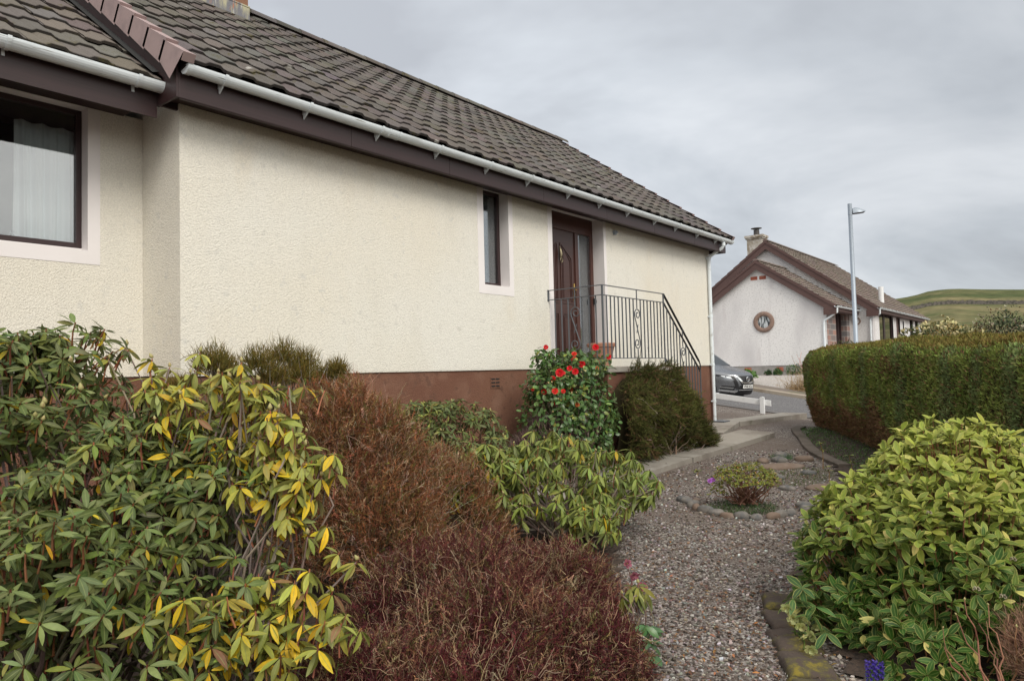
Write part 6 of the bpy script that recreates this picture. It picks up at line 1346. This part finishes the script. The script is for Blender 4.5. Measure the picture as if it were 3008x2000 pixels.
# --- hill, dyke
def hill_h(x, y):
    d = np.hypot(x-CAM[0], y-CAM[1]); a = np.arctan2(y-CAM[1], x-CAM[0])
    top = 1.2*np.interp(a, [-.6,-.2,.0,.055,.095,.12,.135,.15,.165,.175,.25,.40,1.2], [20,25,26.6,27.2,28.4,29.4,29.6,29.2,27.8,27.4,25,16,6])
    prof = np.interp(d, [45,90,150,220,300,350,420,520,760,1400], [-.03,.09,.21,.38,.60,.78,1.0,1.02,.6,.2])
    return -3 + (top+3)*prof + 1.0*np.sin(x*.03+y*.045)*np.clip((d-60)/200, 0, 1)*.35
aa = np.linspace(-.75, 1.3, 190); dd = np.concatenate([np.linspace(48, 420, 90), np.linspace(440, 1400, 22)])
AG, DG = np.meshgrid(aa, dd); HX = CAM[0]+DG*np.cos(AG); HY = CAM[1]+DG*np.sin(AG); HZ = hill_h(HX, HY); n_ = len(aa)
b = MB(); jj, ii = np.meshgrid(np.arange(len(dd)-1), np.arange(n_-1), indexing='ij'); f = np.stack([jj*n_+ii, (jj+1)*n_+ii, (jj+1)*n_+ii+1, jj*n_+ii+1], -1).reshape(-1, 4)
b.add(np.stack([HX.ravel(), HY.ravel(), HZ.ravel()], 1), f); struct(b.build('hill', M['hill'], smooth=True))
dyke = thing('dry_stone_wall', 'dark dry stone wall running across the green hillside', 'wall', (280, 30, 20))
b = MB(); a = np.linspace(-.15, .32, 260)[::-1]; dw_ = 300 + 6*np.sin(a*9); wx = CAM[0]+dw_*np.cos(a); wy = CAM[1]+dw_*np.sin(a); wz = hill_h(wx, wy); tp = wz+1.35+rng.normal(size=260)*.14
v = []
for i in range(260):
    nx2, ny2 = math.cos(a[i])*.35, math.sin(a[i])*.35; v += [(wx[i]-nx2, wy[i]-ny2, wz[i]-.5), (wx[i]-nx2*.6, wy[i]-ny2*.6, tp[i]), (wx[i]+nx2*.6, wy[i]+ny2*.6, tp[i]), (wx[i]+nx2, wy[i]+ny2, wz[i]-.5)]
b.add(v, [(i*4+j, (i+1)*4+j, (i+1)*4+j+1, i*4+j+1) for i in range(259) for j in range(3)]); b.build('stonework', M['drystone'], dyke)

# ================================================================== light, sky, camera
world = bpy.data.worlds.new('World'); sc.world = world; world.use_nodes = True; nt = world.node_tree; N = nt.nodes; L = nt.links; N.clear()
out = N.new('ShaderNodeOutputWorld')
SUN_EL, SUN_AZ = math.radians(42), math.radians(205)      # azimuth clockwise from +Y
sky = N.new('ShaderNodeTexSky'); sky.sky_type = 'NISHITA'; sky.sun_disc = False; sky.sun_elevation = SUN_EL; sky.sun_rotation = SUN_AZ
bg1 = N.new('ShaderNodeBackground'); bg1.inputs['Strength'].default_value = .08; L.new(sky.outputs[0], bg1.inputs[0])
tc = N.new('ShaderNodeTexCoord'); sep = N.new('ShaderNodeSeparateXYZ'); L.new(tc.outputs['Generated'], sep.inputs[0])
def math_(op, a, b_=None, clamp=False):
    m = N.new('ShaderNodeMath'); m.operation = op; m.use_clamp = clamp
    for i, q in enumerate((a, b_)):
        if q is None: continue
        if isinstance(q, (int, float)): m.inputs[i].default_value = q
        else: L.new(q, m.inputs[i])
    return m.outputs[0]
zc = math_('MAXIMUM', sep.outputs[2], .0); den = math_('ADD', zc, .22)
cx_ = math_('DIVIDE', sep.outputs[0], den); cy_ = math_('DIVIDE', sep.outputs[1], den)
cb = N.new('ShaderNodeCombineXYZ'); L.new(cx_, cb.inputs[0]); L.new(cy_, cb.inputs[1])
mp = N.new('ShaderNodeMapping'); mp.inputs['Scale'].default_value = (.55,.8,1); mp.inputs['Rotation'].default_value = (0,0,.75); mp.inputs['Location'].default_value = (1.3,.4,0); L.new(cb.outputs[0], mp.inputs[0])
n1 = N.new('ShaderNodeTexNoise'); n1.inputs['Scale'].default_value = 1.1; n1.inputs['Detail'].default_value = 6; n1.inputs['Roughness'].default_value = .56; n1.inputs['Distortion'].default_value = .4; L.new(mp.outputs[0], n1.inputs['Vector'])
cr = N.new('ShaderNodeValToRGB'); e = cr.color_ramp.elements; e[0].position = .36; e[0].color = (.325,.34,.365,1); e[1].position = .64; e[1].color = (.62,.64,.665,1); k_ = e.new(.5); k_.color = (.46,.485,.515,1)
L.new(n1.outputs['Fac'], cr.inputs[0])
# the cloud is thinner near the left and overhead, brightest behind the camera where the sun stands
dv = N.new('ShaderNodeVectorMath'); dv.operation = 'DOT_PRODUCT'; L.new(tc.outputs['Generated'], dv.inputs[0]); dv.inputs[1].default_value = (math.sin(SUN_AZ)*math.cos(SUN_EL), math.cos(SUN_AZ)*math.cos(SUN_EL), math.sin(SUN_EL))
r1 = N.new('ShaderNodeMapRange'); r1.interpolation_type = 'SMOOTHSTEP'; r1.inputs[1].default_value = -.1; r1.inputs[2].default_value = .95; r1.inputs[3].default_value = 1.0; r1.inputs[4].default_value = 2.2; L.new(dv.outputs['Value'], r1.inputs[0])
dl = N.new('ShaderNodeVectorMath'); dl.operation = 'DOT_PRODUCT'; L.new(tc.outputs['Generated'], dl.inputs[0]); dl.inputs[1].default_value = (.0,.80,.6)
r2 = N.new('ShaderNodeMapRange'); r2.interpolation_type = 'SMOOTHSTEP'; r2.inputs[1].default_value = .15; r2.inputs[2].default_value = .95; r2.inputs[3].default_value = .94; r2.inputs[4].default_value = 1.42; L.new(dl.outputs['Value'], r2.inputs[0])
r3 = N.new('ShaderNodeMapRange'); r3.interpolation_type = 'SMOOTHSTEP'; r3.inputs[1].default_value = .0; r3.inputs[2].default_value = .16; r3.inputs[3].default_value = 1.22; r3.inputs[4].default_value = 1.0; L.new(zc, r3.inputs[0])
mul = math_('MULTIPLY', math_('MULTIPLY', r1.outputs[0], r2.outputs[0]), r3.outputs[0])
wf = N.new('ShaderNodeMapRange'); wf.inputs[1].default_value = 1.05; wf.inputs[2].default_value = 1.8; L.new(r1.outputs[0], wf.inputs[0]); wm = N.new('ShaderNodeMix'); wm.data_type = 'RGBA'; wm.blend_type = 'MULTIPLY'; L.new(wf.outputs[0], wm.inputs[0]); L.new(cr.outputs[0], wm.inputs[6]); wm.inputs[7].default_value = (1.04,.97,.86,1)
vm = N.new('ShaderNodeVectorMath'); vm.operation = 'SCALE'; L.new(wm.outputs[2], vm.inputs[0]); L.new(mul, vm.inputs['Scale'])
bg2 = N.new('ShaderNodeBackground'); bg2.inputs['Strength'].default_value = 1.0; L.new(vm.outputs[0], bg2.inputs[0])
mx = N.new('ShaderNodeMixShader'); mx.inputs[0].default_value = .9; L.new(bg1.outputs[0], mx.inputs[1]); L.new(bg2.outputs[0], mx.inputs[2]); L.new(mx.outputs[0], out.inputs[0])

sl_ = bpy.data.lights.new('sun', 'SUN'); sl_.energy = 1.5; sl_.angle = math.radians(28); sl_.color = (1,.95,.86); so = bpy.data.objects.new('sun', sl_); C.objects.link(so)
from mathutils import Vector, Matrix
sd = Vector((math.sin(SUN_AZ)*math.cos(SUN_EL), math.cos(SUN_AZ)*math.cos(SUN_EL), math.sin(SUN_EL))); so.rotation_euler = sd.to_track_quat('Z', 'Y').to_euler(); so.location = (0, -20, 20)

cd = bpy.data.cameras.new('camera'); cam_o = bpy.data.objects.new('camera', cd); C.objects.link(cam_o); sc.camera = cam_o
f_ = V3(math.sin(YAW)*math.cos(PITCH), math.cos(YAW)*math.cos(PITCH), math.sin(PITCH)); r_ = V3(math.cos(YAW), -math.sin(YAW), 0); u_ = np.cross(r_, f_)
c_, s_ = math.cos(ROLL), math.sin(ROLL); R1 = r_*c_+u_*s_; U1 = -r_*s_+u_*c_
cam_o.matrix_world = Matrix(((R1[0],U1[0],-f_[0],CAM[0]),(R1[1],U1[1],-f_[1],CAM[1]),(R1[2],U1[2],-f_[2],CAM[2]),(0,0,0,1)))
cd.sensor_width = 36; cd.lens = 36*FPX/2358; cd.clip_start = .05; cd.clip_end = 4000
sc.view_settings.view_transform = 'Standard'; sc.view_settings.look = 'None'; sc.view_settings.exposure = .38; sc.view_settings.gamma = 1
sc.cycles.max_bounces = 6; sc.cycles.diffuse_bounces = 3; sc.cycles.glossy_bounces = 3; sc.cycles.transparent_max_bounces = 8; sc.cycles.caustics_reflective = False; sc.cycles.caustics_refractive = False
sc.cycles.use_denoising = True
